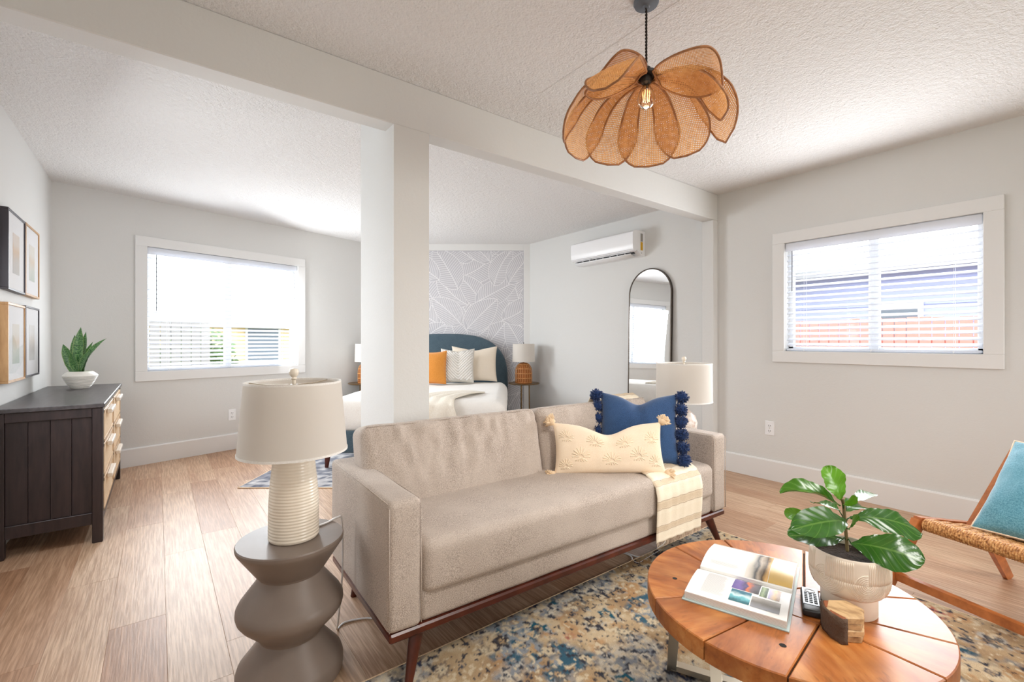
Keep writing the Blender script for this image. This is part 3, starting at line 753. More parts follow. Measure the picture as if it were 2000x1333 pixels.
def rug_colours(X, Y, palette_shift=0):
    C = np.empty(X.shape + (3,)); C[:] = lin((192, 166, 130))
    def put(mask, c): m = np.clip(mask, 0, 1)[..., None]; C[:] = C * (1 - m) + lin(c) * m
    cl01 = lambda q: np.clip(q, 0, 1)
    n1 = fbm(X, Y, 3.2, 1); n2 = fbm(X, Y, 4.1, 9); n3 = fbm(X, Y, 26, 20, 3); n4 = fbm(X, Y, 62, 31, 2); n5 = fbm(X, Y, 44, 44, 2); n6 = fbm(X, Y, 8, 52, 3); n7 = fbm(X, Y, 13, 61, 3)
    put(cl01((n6 - .50) * 7), (212, 190, 156)); put(cl01((.44 - n6) * 7), (172, 142, 108)); put(cl01((n7 - .60) * 9) * .8, (196, 152, 106))
    gz = cl01((n1 - .50) * 12)                                            # greyed, speckled fields
    put(gz * .75, (176, 174, 168)); put(gz * cl01((n5 - .52) * 14), (214, 206, 190)); put(gz * cl01((n4 - .58) * 16), (70, 76, 88)); put(gz * cl01((.40 - n5) * 14), (142, 148, 154))
    bz = cl01((n2 - .66) * 14)                                            # blue-grey worn patches
    put(bz * cl01((n5 - .40) * 10) * .9, (142, 154, 164)); put(bz * cl01((n3 - .56) * 16), (60, 100, 120))
    put(cl01((fbm(X, Y, 2.3, 90) - .68) * 16) * cl01((n4 - .46) * 12), (186, 112, 96))
    rs = np.random.RandomState(5); s_ = .125
    for gx in range(-2, int(2.6 / s_) + 2):
        for gy in range(-2, int(2.9 / s_) + 2):
            kind = rs.rand(); cx_ = (gx + .5 * (gy % 2)) * s_ + rs.uniform(-.028, .028); cy_ = gy * s_ + rs.uniform(-.028, .028); rr = rs.uniform(.018, .031)
            if kind < .25: continue
            dx = X - cx_; dy = Y - cy_; m = (np.abs(dx) < .08) & (np.abs(dy) < .08)
            if not m.any(): continue
            ii = np.where(m.any(1))[0]; jj = np.where(m.any(0))[0]; sl = (slice(ii[0], ii[-1] + 1), slice(jj[0], jj[-1] + 1))
            ddx = dx[sl]; ddy = dy[sl]; an = np.arctan2(ddy, ddx); d = np.hypot(ddx, ddy * .85) * (1 + .20 * np.cos(an * rs.choice([5, 6, 8]) + kind * 6)) * (1 + .7 * (n3[sl] - .5)) + .006 * (n4[sl] - .5)
            sub = C[sl]
            def psub(mask, c): mm = np.clip(mask, 0, 1)[..., None]; sub[:] = sub * (1 - mm) + lin(c) * mm
            worn = .35 + .65 * cl01((n5[sl] - .36) * 8); pale = kind < .5
            if kind > .62: psub(cl01((rr * 1.9 - d) * 120) * cl01((n5[sl] - .45) * 10) * .8, (184, 184, 178))
            psub(cl01((rr * 1.2 - d) * 200) * worn * (.55 if pale else 1), ((108, 106, 104), (52, 60, 84), (34, 92, 112), (66, 62, 66))[int(kind * 37) % 4])
            psub(cl01((rr * (.75 if pale else .5) - d) * 260), (214, 198, 168) if pale else (190, 160, 122))
            psub(cl01((rr * .22 - d) * 300), (70, 74, 88))
            C[sl] = sub
    put(cl01((.012 - np.abs(n7 - .5)) * 110) * cl01((n4 - .48) * 12), (92, 94, 104))
    put(cl01((n4 - .70) * 16), (60, 62, 72)); put(cl01((.34 - n4) * 12), (220, 204, 174))
    return C
def rug(name, W, H, step, cols, th, M_, label):
    nx, ny = int(W / step), int(H / step); xs = np.linspace(0, W, nx + 1); ys = np.linspace(0, H, ny + 1)
    X, Y = np.meshgrid(xs, ys, indexing='ij'); col = cols(X, Y)
    Z = th + .0012 * (fbm(X, Y, 60, 3, 2) - .5)
    V = np.stack([X, Y, Z], -1).reshape(-1, 3); k = ny + 1
    i, j = np.meshgrid(np.arange(nx), np.arange(ny), indexing='ij'); a = (i * k + j).ravel()
    Fc = np.stack([a, a + k, a + k + 1, a + 1], -1)
    me = bpy.data.meshes.new(name); me.from_pydata(V.tolist(), [], Fc.tolist())
    at = me.color_attributes.new('dye', 'FLOAT_COLOR', 'POINT'); cc_ = np.ones((len(V), 4), np.float32); cc_[:, :3] = col.reshape(-1, 3); at.data.foreach_set('color', cc_.ravel())
    q = NM(name + '_pile'); vc = q.n('ShaderNodeVertexColor', _layer_name='dye'); v = q.coords(); n = q.noise(v, 420, 2)
    q.base(q.mix(q.ramp(n, [(.3, (.35, .35, .35, 1)), (.6, (0, 0, 0, 1))]), vc.outputs[0], (.05, .045, .04, 1))); q.b.inputs['Roughness'].default_value = .95; q.b.inputs['Specular IOR Level'].default_value = .1; q.bump(n, .7, .004)
    me.materials.append(q.m); o = bpy.data.objects.new(name, me); COL.objects.link(o); o.matrix_world = M_
    tag(o, label, 'rug')
    b = MB(); r_ = .0045
    for p0_, p1_ in (((0, 0), (W, 0)), ((W, 0), (W, H)), ((W, H), (0, H)), ((0, H), (0, 0))):
        n_ = 40; b.tube([Vector((p0_[0] + (p1_[0] - p0_[0]) * i / n_, p0_[1] + (p1_[1] - p0_[1]) * i / n_, th * .5 + .0005)) for i in range(n_ + 1)], r_, 6)
    b.build('binding', M['tassel'], o, smooth='all')
    return o
rug('area_rug', 2.28, 2.75, .0065, rug_colours, .007, Matrix.Translation((.36, -1.24, 0)), 'large distressed floral rug in beige and blue under the round table')
def grey_rug(X, Y):
    C = np.empty(X.shape + (3,)); C[:] = lin((196, 194, 196)); n = fbm(X, Y, 6, 5); m = fbm(X, Y, 20, 8, 3)
    for a, c in ((np.clip((n - .52) * 12, 0, 1), (148, 150, 160)), (np.clip((m - .6) * 14, 0, 1), (112, 116, 130)), (np.clip((.4 - m) * 12, 0, 1), (222, 220, 220))): C[:] = C * (1 - a[..., None]) + lin(c) * a[..., None]
    return C
rug('bedside_rug', 2.46, 1.85, .02, grey_rug, .007, Matrix.Translation(VW(-2.10, 3.55)) @ Matrix.Rotation(-YAW, 4, 'Z'), 'pale grey patterned rug under the bed')

# ------------------------------------------------------------------ coffee table
CT = Vector((1.387, .572, 0)); TZ = .42; TR = .362
ctab = empty('coffee_table', CT, 0, 'round coffee table of wedge-cut reclaimed wood on a metal base', 'table')
L_ = {'A': ((1.417, .927), (1.364, .807)), 'B': ((1.605, .854), (1.56, .791)), 'C': ((1.727, .642), (1.475, .548)), 'D': ((1.655, .340), (1.46, .568)), 'E': ((1.091, .775), (1.162, .734)), 'F': ((1.026, .596), (1.185, .574)), 'G': ((1.041, .423), (1.306, .447)), 'H': ((1.316, .21), (1.314, .367)), 'I': ((1.49, .219), (1.367, .538))}
INN = {'A': (1.355, .66), 'B': (1.41, .585), 'C': (1.475, .548), 'D': (1.462, .538), 'I': (1.385, .49), 'H': (1.332, .448), 'G': (1.318, .455), 'F': (1.30, .558), 'E': (1.27, .67)}
rimpts = []
for k, (a, b) in L_.items():
    a = Vector(a) - CT.xy; b = Vector(b) - CT.xy; d = (b - a).normalized()
    B_ = a.dot(d); Cc = a.dot(a) - TR * TR; t = -B_ - sqrt(max(0, B_ * B_ - Cc)); rp = a + d * t
    ip = Vector(INN[k]) - CT.xy
    ang = atan2(rp.y, rp.x); rimpts.append((ang, rp, ip))
rimpts.sort(key=lambda z: z[0])
core = [p[2] for p in rimpts]
q = NM('reclaimed_wood'); v = q.coords('Object', (1, 1, 1), True); v2 = q.coords('Object', (1, .22, 1), True)
n1 = q.noise(v2, 24, 6, .6); n2 = q.noise(v, 5, 3); n3 = q.noise(v2, 70, 3)
c = q.ramp(n1, [(.25, srgb(118, 62, 24)), (.46, srgb(182, 108, 48)), (.75, srgb(214, 150, 86))])
c = q.mix(q.ramp(n2, [(.42, (0, 0, 0, 1)), (.68, (.75, .75, .75, 1))]), c, srgb(132, 70, 34))
c = q.mix(q.ramp(n3, [(.3, (.4, .4, .4, 1)), (.42, (0, 0, 0, 1))]), c, srgb(92, 48, 22))
q.base(c); q.b.inputs['Roughness'].default_value = .40; q.b.inputs['Coat Weight'].default_value = .12; q.b.inputs['Coat Roughness'].default_value = .2; q.bump(n1, .2, .001); M['table'] = q.m
n = len(rimpts); gap = .0032
def inset(poly, g):
    c_ = sum((Vector(p) for p in poly), Vector((0, 0))) / len(poly); out = []
    m_ = len(poly)
    for i in range(m_):
        p0_, p1_, p2_ = Vector(poly[i - 1]), Vector(poly[i]), Vector(poly[(i + 1) % m_])
        e1 = (p1_ - p0_).normalized(); e2 = (p2_ - p1_).normalized(); n1_ = Vector((-e1.y, e1.x)); n2_ = Vector((-e2.y, e2.x)); bb = (n1_ + n2_)
        if bb.length < 1e-6: out.append(p1_); continue
        bb.normalize(); out.append(p1_ + bb * min(g / max(.35, bb.dot(n1_)), g * 2.5))
    return out
def slab(poly, z0, z1, c):
    top = inset(poly, c); b = MB(); k = len(poly)
    b.add([(p[0], p[1], z0) for p in poly] + [(p[0], p[1], z1 - c) for p in poly] + [(p[0], p[1], z1) for p in top],
          [tuple(range(k))[::-1], tuple(range(2 * k, 3 * k))] + [(i, (i + 1) % k, (i + 1) % k + k, i + k) for i in range(k)] + [(i + k, (i + 1) % k + k, (i + 1) % k + 2 * k, i + 2 * k) for i in range(k)])
    return b
for i in range(n):
    a0, r0, i0 = rimpts[i]; a1, r1, i1 = rimpts[(i + 1) % n]
    if a1 < a0: a1 += 2 * pi
    K = max(3, int((a1 - a0) / .07)); arc = [Vector((TR * cos(a0 + (a1 - a0) * t / K), TR * sin(a0 + (a1 - a0) * t / K))) for t in range(K + 1)]
    if a0 < -.44 < a1 or a0 < -.44 + 2 * pi < a1:       # the chipped notch on the far right rim
        arc = [p * (.955 if abs(((atan2(p.y, p.x) + .44 + pi) % (2 * pi)) - pi) < .05 else 1) for p in arc]
    poly = inset([i0] + arc + [i1], gap * .6)
    o = slab(poly, TZ - .048, TZ, .0025).build('wood_wedge', M['table'], ctab, loc=(0, 0, 0))
    mid = (a0 + a1) / 2
    o.data.transform(Matrix.Rotation(-mid + pi / 2, 4, 'Z')); o.rotation_euler = (0, 0, mid - pi / 2)
slab(inset(core, gap * .3), TZ - .048, TZ - .0005, .002).build('wood_centre', M['table'], ctab)
MB().lathe([(.001, TZ - .045), (TR - .008, TZ - .045), (TR - .008, TZ - .008), (.001, TZ - .008)], 72).build('joint_filler', M['gap'], ctab)
for (u, v, r_) in ((1318, 1131, .007), (1529, 1262, .008)):
    p = on_z(u, v, TZ) - CT; MB().lathe([(.001, TZ + .0004), (r_, TZ + .0003), (r_, TZ - .001)], 9, (p.x, p.y, 0)).build('knot_hole', M['gap'], ctab)
A_ = Vector((1.393, .925, 0)) - CT; dirb = Vector((.43, -.90, 0)).normalized(); nrm = Vector((-.90, -.43, 0))
for sg in (1, -1):
    A2 = A_ * sg; B2 = (A_ + dirb * .46) * sg; rot_ = Vector((-.17, -.13, 0)) * sg
    ta = A2 + rot_ + Vector((0, 0, TZ - .05)); tb_ = B2 + rot_ + Vector((0, 0, TZ - .05)); z_ = Vector((0, 0, .0175))
    MB().bar(A2 + z_ + Vector((0, 0, .007)), B2 + z_ + Vector((0, 0, .007)), .018, .030).build('floor_bar', M['nickel'], ctab)
    for P0, P1 in ((A2, ta), (B2, tb_)): MB().bar(P0 + Vector((0, 0, .010)), P1, .030, .018, dirb).build('leg', M['nickel'], ctab)
    MB().bar(ta - Vector((0, 0, .008)), tb_ - Vector((0, 0, .008)), .012, .03).build('top_bar', M['nickel'], ctab)

# open book
bo0 = Vector((1.221, .49, TZ)); ex = (Vector((1.147, .725, TZ)) - bo0); BWd = ex.length; ex.normalize(); ey = Vector((-ex.y, ex.x, 0)) * -1
if ey.x < 0: ey = -ey
BL = .385
def bk(x, y, z=0): return bo0 + ex * x + ey * y + Vector((0, 0, z + .0005))     # x along the spine, y across the two pages
book = empty('open_book', bo0, 0, 'open picture book with colour photographs lying on the round table', 'book')
inv = Matrix.Translation(-bo0)
def bko(mb, nm, mat, par=None, **k): return mb.build(nm, mat, par or book, loc=(0, 0, 0) if par else None, **k)
def bl(x, y, z=0): return bk(x, y, z) - bo0
cv = MB(); cv.add([bl(-.004, -.004), bl(BWd + .004, -.004), bl(BWd + .004, BL + .004), bl(-.004, BL + .004), bl(-.004, -.004, .0025), bl(BWd + .004, -.004, .0025), bl(BWd + .004, BL + .004, .0025), bl(-.004, BL + .004, .0025)], [(0, 1, 2, 3), (7, 6, 5, 4), (0, 4, 5, 1), (1, 5, 6, 2), (2, 6, 7, 3), (3, 7, 4, 0)])
cv.build('cover', plain('pale_book_cover', srgb(176, 192, 190), .45), book)
def ph(y):      # page height across the open spread
    m_ = BL * .47
    if y < m_: u = y / m_; return .021 + .006 * sin(pi * min(1, u * 1.02)) - .010 * max(0, u - .82) / .18
    u = (y - m_) / (BL - m_); return .017 + .020 * sin(pi * (u * .9 + .02)) ** .8 * (1 - .35 * u) - .006 * u
pgm = plain('book_page', srgb(242, 241, 238), .35)
for nm, y0, y1 in (('near_page_block', .004, BL * .47 - .0005), ('far_page_block', BL * .47 + .0005, BL - .004)):
    b = MB(); K = 18; sec = [(y0 + (y1 - y0) * i / K) for i in range(K + 1)]
    vs = [];
    for xx in (.002, BWd - .002):
        for y in sec: vs.append(bl(xx, y, .003))
        for y in sec: vs.append(bl(xx, y, ph(y)))
    k = K + 1; fs = []
    for i in range(K):
        fs += [(k + i, k + i + 1, 3 * k + i + 1, 3 * k + i), (i + 1, i, 2 * k + i, 2 * k + i + 1), (i, i + 1, k + i + 1, k + i), (2 * k + i + 1, 2 * k + i, 3 * k + i, 3 * k + i + 1)]
    fs += [(0, k, 3 * k, 2 * k), (K, 2 * k + K, 3 * k + K, k + K)]
    blk = b.add(vs, fs).build(nm, pgm, book, smooth=20)
    ln = MB()
    for j in range(5):
        yy = y0 - .0002 if nm[0] == 'n' else y1 + .0002; zz = .005 + j * .003
        ln.add([bl(.002, yy, zz), bl(BWd - .002, yy, zz), bl(BWd - .002, yy, zz + .0009), bl(.002, yy, zz + .0009)], [(0, 1, 2, 3), (3, 2, 1, 0)])
    tag(ln.build('page_edge_line', plain('page_shadow', srgb(206, 200, 190), .8), blk), kind='stuff')
def print_patch(nm, x0, x1, y0, y1, stops, axis, par, wob=3.0):
    q = NM(nm); tcq = q.n('ShaderNodeUVMap'); sx_ = q.n('ShaderNodeSeparateXYZ'); q.l(tcq.outputs[0], sx_.inputs[0])
    ns = q.n('ShaderNodeTexNoise', Scale=wob, Detail=4.0); q.l(tcq.outputs[0], ns.inputs['Vector']); mm = q.n('ShaderNodeMath', _operation='MULTIPLY_ADD'); q.l(ns.outputs['Fac'], mm.inputs[0]); mm.inputs[1].default_value = .5; ad = q.n('ShaderNodeMath', _operation='ADD')
    mm.inputs[2].default_value = -.25; q.l(sx_.outputs[axis], ad.inputs[0]); q.l(mm.outputs[0], ad.inputs[1]); q.base(q.ramp(ad.outputs[0], stops)); q.b.inputs['Roughness'].default_value = .25
    K = 10; o = MB().grid(lambda u, v: bl(x0 + (x1 - x0) * u, y0 + (y1 - y0) * v, ph(y0 + (y1 - y0) * v) + .0004), 4, K).build(nm, q.m, book, smooth='all')
    uv = o.data.uv_layers.new(name='UVMap'); k = K + 1
    for p in o.data.polygons:
        for li in p.loop_indices: vi = o.data.loops[li].vertex_index; uv.data[li].uv = ((vi // k) / 4, (vi % k) / K)
    return o
# x grows to the left edge seen in the photograph (0 = right end), y grows away from the camera
W_ = BWd; m_ = BL * .47
G = lambda f: W_ * (1 - f)      # fraction from the left edge
print_patch('printed_photo', G(.70), G(.43), m_ * .48, m_ * .985, [(.05, srgb(70, 66, 70)), (.25, srgb(110, 96, 104)), (.42, srgb(220, 120, 80)), (.5, srgb(84, 74, 110)), (.75, srgb(124, 104, 170)), (1, srgb(104, 92, 156))][::1], 0, None, 2.2)
print_patch('printed_photo', G(.64), G(.44), m_ * .13, m_ * .46, [(.1, srgb(60, 110, 120)), (.4, srgb(120, 190, 200)), (.55, srgb(210, 236, 236)), (.8, srgb(70, 120, 140))], 1, None, 3)
print_patch('printed_photo', G(.92), G(.65), m_ * .12, m_ * .40, [(.1, srgb(150, 152, 158)), (.5, srgb(128, 124, 120)), (.9, srgb(170, 166, 160))], 1, None, 2)
print_patch('printed_photo', G(.78), G(.71), m_ * .45, m_ * .80, [(.2, srgb(70, 90, 60)), (.6, srgb(150, 170, 130)), (1, srgb(90, 110, 80))], 0, None, 3)
print_patch('printed_photo', G(.90), G(.79), m_ * .45, m_ * .80, [(.1, srgb(150, 104, 60)), (.5, srgb(226, 190, 130)), (.9, srgb(190, 186, 220))], 0, None, 3)
y2 = BL - m_
print_patch('printed_photo', G(.74), G(.50), m_ + .006, m_ + y2 * .93, [(.05, srgb(226, 180, 110)), (.2, srgb(80, 62, 44)), (.42, srgb(190, 176, 160)), (.55, srgb(96, 100, 104)), (.75, srgb(206, 200, 190)), (.95, srgb(236, 230, 222))], 0, None, 2)
print_patch('printed_photo', G(.985), G(.745), m_ + .006, m_ + y2 * .62, [(.0, srgb(206, 170, 90)), (.4, srgb(240, 206, 130)), (.8, srgb(250, 236, 200)), (1, srgb(250, 246, 236))], 1, None, 1.2)
tx = MB(); rnd = random.Random(8)
for (x0, x1, y0, y1, stp) in ((.15, .385, m_ * .16, m_ * .80, .0042), (.10, .42, m_ + .03, m_ + .05, .0050), (.72, .91, m_ * .86, m_ * .97, .0042)):
    y = y0
    while y < y1:
        e = x1 - rnd.random() * .05
        if rnd.random() > .06: tx.add([bl(G(x0), y, ph(y) + .0004), bl(G(e), y, ph(y) + .0004), bl(G(e), y + .0013, ph(y + .0013) + .0004), bl(G(x0), y + .0013, ph(y + .0013) + .0004)], [(0, 1, 2, 3), (3, 2, 1, 0)])
        y += stp
tag(tx.build('text_line', plain('grey_ink', srgb(204, 204, 206), .6), book), kind='stuff')

# remote control
rc0 = on_z(1583, 1180, TZ); rdir = (on_z(1580, 1152, TZ + .014) - on_z(1587, 1204, TZ + .014)); ra_ = atan2(rdir.y, rdir.x) - pi / 2
rem = empty('remote_control', Vector((rc0.x, rc0.y, TZ + .0005)), ra_, 'small black remote with silver face lying beside the open book', 'remote')
MB().rbox(.043, .128, .018, .005, (3, 8, 2), None, Matrix.Translation((0, -.012, 0))).build('body', M['black'], rem, smooth='all')
MB().cbox(-.0185, .0185, -.045, .048, .0175, .0190, .0006).build('face_plate', plain('silver_face', srgb(176, 184, 194), .3, .5), rem)
rg = MB(); rg.tube([(.012 * cos(a), .031 + .0085 * sin(a), .0194) for a in [2 * pi * i / 24 for i in range(24)]], .0014, 6, closed=True); rg.build('navigation_ring', M['white_plastic'], rem, smooth='all')
for i in range(3):
    for j in range(6):
        MB().cbox(-.0145 + i * .0105, -.0145 + i * .0105 + .008, .014 - j * .0098, .014 - j * .0098 + .0068, .0188, .0206, .0008).build('button', M['black'], rem)
# coasters: four hexagonal wood slices held against a bark-edged block
cz = [Vector((1.269, .419)), Vector((1.261, .366)), Vector((1.321, .359)), Vector((1.355, .38)), Vector((1.352, .43)), Vector((1.305, .449))]
cc_ = sum(cz, Vector((0, 0))) / 6
q = NM('pale_coaster_wood'); v = q.coords('Object', (1, .3, 1), True); nn = q.noise(v, 60, 4); q.base(q.ramp(nn, [(.32, srgb(146, 110, 74)), (.55, srgb(204, 170, 126))])); q.b.inputs['Roughness'].default_value = .5; q.bump(nn, .2, .001)
cp = on_z(1658, 1245, TZ); cz2 = Vector((1.327, .404))
hexr = .047
for i in range(4):
    sh_ = Vector((random.uniform(-.003, .003), random.uniform(-.003, .003))); rz = rad(14) + random.uniform(-.09, .09)
    poly = [Vector((hexr * cos(rz + k * pi / 3), hexr * sin(rz + k * pi / 3) * .9)) for k in range(6)]
    o = slab(poly, 0, .0146, .0034).build('coaster', q.m, loc=(cz2.x + sh_.x, cz2.y + sh_.y, TZ + .0006 + i * .0153))
    tag(o, ['bottom hexagonal wood coaster in the stack on the round table', 'second hexagonal wood coaster from the bottom of the stack', 'third hexagonal wood coaster from the bottom of the stack', 'topmost hexagonal wood coaster with striped grain on the stack'][i], 'coaster', 'stack of hexagonal coasters')
hA = on_z(1642, 1258, TZ); hB = on_z(1606, 1222, TZ); hm = (hA + hB) / 2; hv = hB - hA; hL = hv.length / 2 + .004
hd = empty('coaster_holder', (hm.x, hm.y, TZ + .0005), atan2(hv.y, hv.x), 'bark-edged wooden coaster holder block behind the coaster stack', 'holder')
hp_ = [Vector((-hL, -.012)), Vector((hL, -.030)), Vector((hL, -.004)), Vector((hL * .4, .006)), Vector((-hL * .4, .006)), Vector((-hL, -.002))]
slab(hp_, 0, .060, .002).build('wood_block', wood('cherry_block', srgb(120, 62, 36), srgb(176, 104, 66), (1, 1, 1), .5, 30), hd)
bkm = plain('bark', srgb(104, 82, 66), .95, bump=(60, 1.0, .01), var=.4)
bb = MB(); ring = [Vector((-hL - .001, -.012)), Vector((-hL, .000)), Vector((-hL * .4, .009)), Vector((hL * .1, .009)), Vector((hL * .4, .009)), Vector((hL + .002, -.001))]
bb.grid(lambda u, v: Vector((ring[min(5, int(u * 5 + 1e-6))].x + .003 * nz((u * 9, v * 5, 0), 3, 2), ring[min(5, int(u * 5 + 1e-6))].y + .003 * nz((u * 9, v * 5, 4), 3, 3), .001 + v * .058)), 5, 6)
bb.build('bark', bkm, hd, smooth='all', solid=.004)

# fiddle-leaf fig in a fluted footed pot
PT = Vector((1.455, .434, TZ + .0006)); fig = empty('potted_fig', PT, 0, 'fiddle-leaf fig in a grooved white footed pot on the round table', 'plant')
potm = plain('matte_stoneware', srgb(236, 224, 208), .55)
pr = [(.001, 0), (.060, 0), (.0625, .003), (.0625, .046), (.0628, .050), (.066, .0515), (.074, .058), (.0815, .068), (.0865, .082), (.0885, .098), (.0888, .115), (.0882, .135), (.087, .152), (.0865, .158), (.085, .161), (.083, .160), (.0825, .152), (.080, .140), (.001, .140)]
po = MB().lathe(pr, 64, cap=False).build('pot', potm, fig, smooth=40)
gr = MB()
def pr_r(z):
    for (r0_, z0_), (r1_, z1_) in zip(pr[5:14], pr[6:15]):
        if z0_ <= z <= z1_: return r0_ + (r1_ - r0_) * (z - z0_) / (z1_ - z0_)
    return .0865
def onpot(s_, z): a = s_ / .088; r_ = pr_r(z) + .0004; return Vector((r_ * cos(a), r_ * sin(a), z))
a_cam = atan2(-PT.y, -PT.x) * .088     # arc length coordinate facing the camera
for c0 in (-.055, .04, .135, .23, .325, .42):
    sc = a_cam + c0 - .0
    for k in range(1, 12):
        rr = k * .0043; pts = []
        zc = .104
        left_top = [(-rr, zc + j * .012) for j in range(0, 0)]
        for j in range(13):
            an = pi - pi * 1.0 * j / 12 if c0 else 0
            pts.append((rr * cos(pi - an - 0), -rr * sin(an)))
        P2 = [(sc + x_, zc + y_) for x_, y_ in pts]
        P2 = [(sx_, z_) for sx_, z_ in P2 if z_ > .0545]
        right = P2[-1] if P2 and P2[-1][1] >= zc - .002 else None
        if len(P2) > 2: gr.tube([onpot(*p) for p in P2], .0011, 5)
        if k > 0: gr.tube([onpot(sc + rr, zc + j * (.155 - zc) / 5) for j in range(6)], .0011, 5)
        if k <= 6:
            Q = [(sc - rr * cos(an), zc + rr * .98 * sin(an)) for an in [pi / 2 * j / 6 for j in range(7)]]
            gr.tube([onpot(*p) for p in Q], .0011, 5)
        else: gr.tube([onpot(sc - rr, zc + j * (.155 - zc) / 5) for j in range(6)], .0011, 5)
tag(gr.build('fluting', potm, po, smooth='all'), kind='stuff')
MB().lathe([(.001, .1415), (.0805, .1405)], 32, cap=False).build('soil', M['soil'], fig)
q = NM('fig_leaf'); tcq = q.n('ShaderNodeUVMap'); sx_ = q.n('ShaderNodeSeparateXYZ'); q.l(tcq.outputs[0], sx_.inputs[0]); oi = q.n('ShaderNodeObjectInfo')
# vein lines in leaf coordinates: u along the midrib, v across
ab = q.n('ShaderNodeMath', _operation='SUBTRACT'); q.l(sx_.outputs[1], ab.inputs[0]); ab.inputs[1].default_value = .5; av = q.n('ShaderNodeMath', _operation='ABSOLUTE'); q.l(ab.outputs[0], av.inputs[0])
mu = q.n('ShaderNodeMath', _operation='MULTIPLY_ADD'); q.l(av.outputs[0], mu.inputs[0]); mu.inputs[1].default_value = -.55; q.l(sx_.outputs[0], mu.inputs[2])
m8 = q.n('ShaderNodeMath', _operation='MULTIPLY'); q.l(mu.outputs[0], m8.inputs[0]); m8.inputs[1].default_value = 7.0; fc = q.n('ShaderNodeMath', _operation='FRACT'); q.l(m8.outputs[0], fc.inputs[0])
side = q.ramp(fc.outputs[0], [(0, (1, 1, 1, 1)), (.07, (0, 0, 0, 1)), (.93, (0, 0, 0, 1)), (1, (1, 1, 1, 1))]); midr = q.ramp(av.outputs[0], [(0, (1, 1, 1, 1)), (.018, (1, 1, 1, 1)), (.035, (0, 0, 0, 1))])
vein = q.mix(1.0, side, midr, 'LIGHTEN')
vc = q.n('ShaderNodeAttribute', _attribute_name='tint', _attribute_type='OBJECT')
g0 = q.mix(vc.outputs['Fac'], srgb(26, 72, 22), srgb(106, 164, 36)); v = q.coords(); g0 = q.mix(q.ramp(q.noise(v, 30, 3), [(.35, (0, 0, 0, 1)), (.7, (.3, .3, .3, 1))]), g0, srgb(60, 116, 36))
vs_ = q.n('ShaderNodeMath', _operation='MULTIPLY'); q.l(vein, vs_.inputs[0]); vs_.inputs[1].default_value = .26
q.base(q.mix(vs_.outputs[0], g0, srgb(150, 190, 96))); q.b.inputs['Roughness'].default_value = .28; q.bump(vein, -.35, .002)
tl = q.n('ShaderNodeBsdfTranslucent'); q.l(g0, tl.inputs[0]); mxs = q.n('ShaderNodeMixShader'); mxs.inputs[0].default_value = .22; q.l(q.b.outputs[0], mxs.inputs[1]); q.l(tl.outputs[0], mxs.inputs[2]); q.l(mxs.outputs[0], q.out.inputs[0]); M['figleaf'] = q.m
def leaf(par, P0, P1, width, nrm, arch=.15, cup=.12, wave=.02, tint=.1, mat=None, prof=None, nm='leaf', nu=16, nv=8, base=None):
    P0, P1 = Vector(P0), Vector(P1); L = (P1 - P0).length; d = (P1 - P0).normalized(); N = Vector(nrm).normalized(); N = (N - d * N.dot(d)).normalized()
    ctrl = (P0 + P1) / 2 + N * arch * L * 2
    prof = prof or (lambda u: (sin(pi * min(1, u ** 1.25 * .98 + .015)) ** .62) * (.55 + .45 * u) * (1 - .05 * cos(u * 9)))
    sd = random.random() * 50
    def f(u, v):
        p = P0 * (1 - u) ** 2 + ctrl * 2 * u * (1 - u) + P1 * u * u; tg = ((ctrl - P0) * (1 - u) + (P1 - ctrl) * u).normalized()
        S = d.cross(N).normalized(); NN = S.cross(tg).normalized(); k = (v - .5) * 2; wv = prof(u) * width / 2
        return p + S * k * wv + NN * (cup * width * abs(k) ** 1.5 * prof(u) + wave * width * abs(k) * sin(u * 15 + sd + (k > 0) * 2) + .012 * width * sin((u - abs(k) * .28) * 2 * pi * 7) * abs(k) ** .5)
    o = MB().grid(f, nu * 2, nv * 2).build(nm, mat or M['figleaf'], par, smooth='all', loc=None if base is None else None)
    uv = o.data.uv_layers.new(name='UVMap'); k = nv * 2 + 1
    for p in o.data.polygons:
        for li in p.loop_indices: vi = o.data.loops[li].vertex_index; uv.data[li].uv = ((vi // k) / (nu * 2), (vi % k) / (nv * 2))
    o['tint'] = float(tint)
    o.data.transform(Matrix.Translation(-par.location)) if base is None else None
    return o
st_pts = [px(1655, 1078, 1.235), px(1653, 1050, 1.235), px(1650, 1020, 1.235), px(1648, 990, 1.235), px(1645, 975, 1.235)]
MB().tube([p - PT for p in catmull(st_pts, 5)], .0042, 8).build('stem', plain('fig_stem', srgb(112, 96, 60), .7), fig, smooth='all')
tc_ = -F
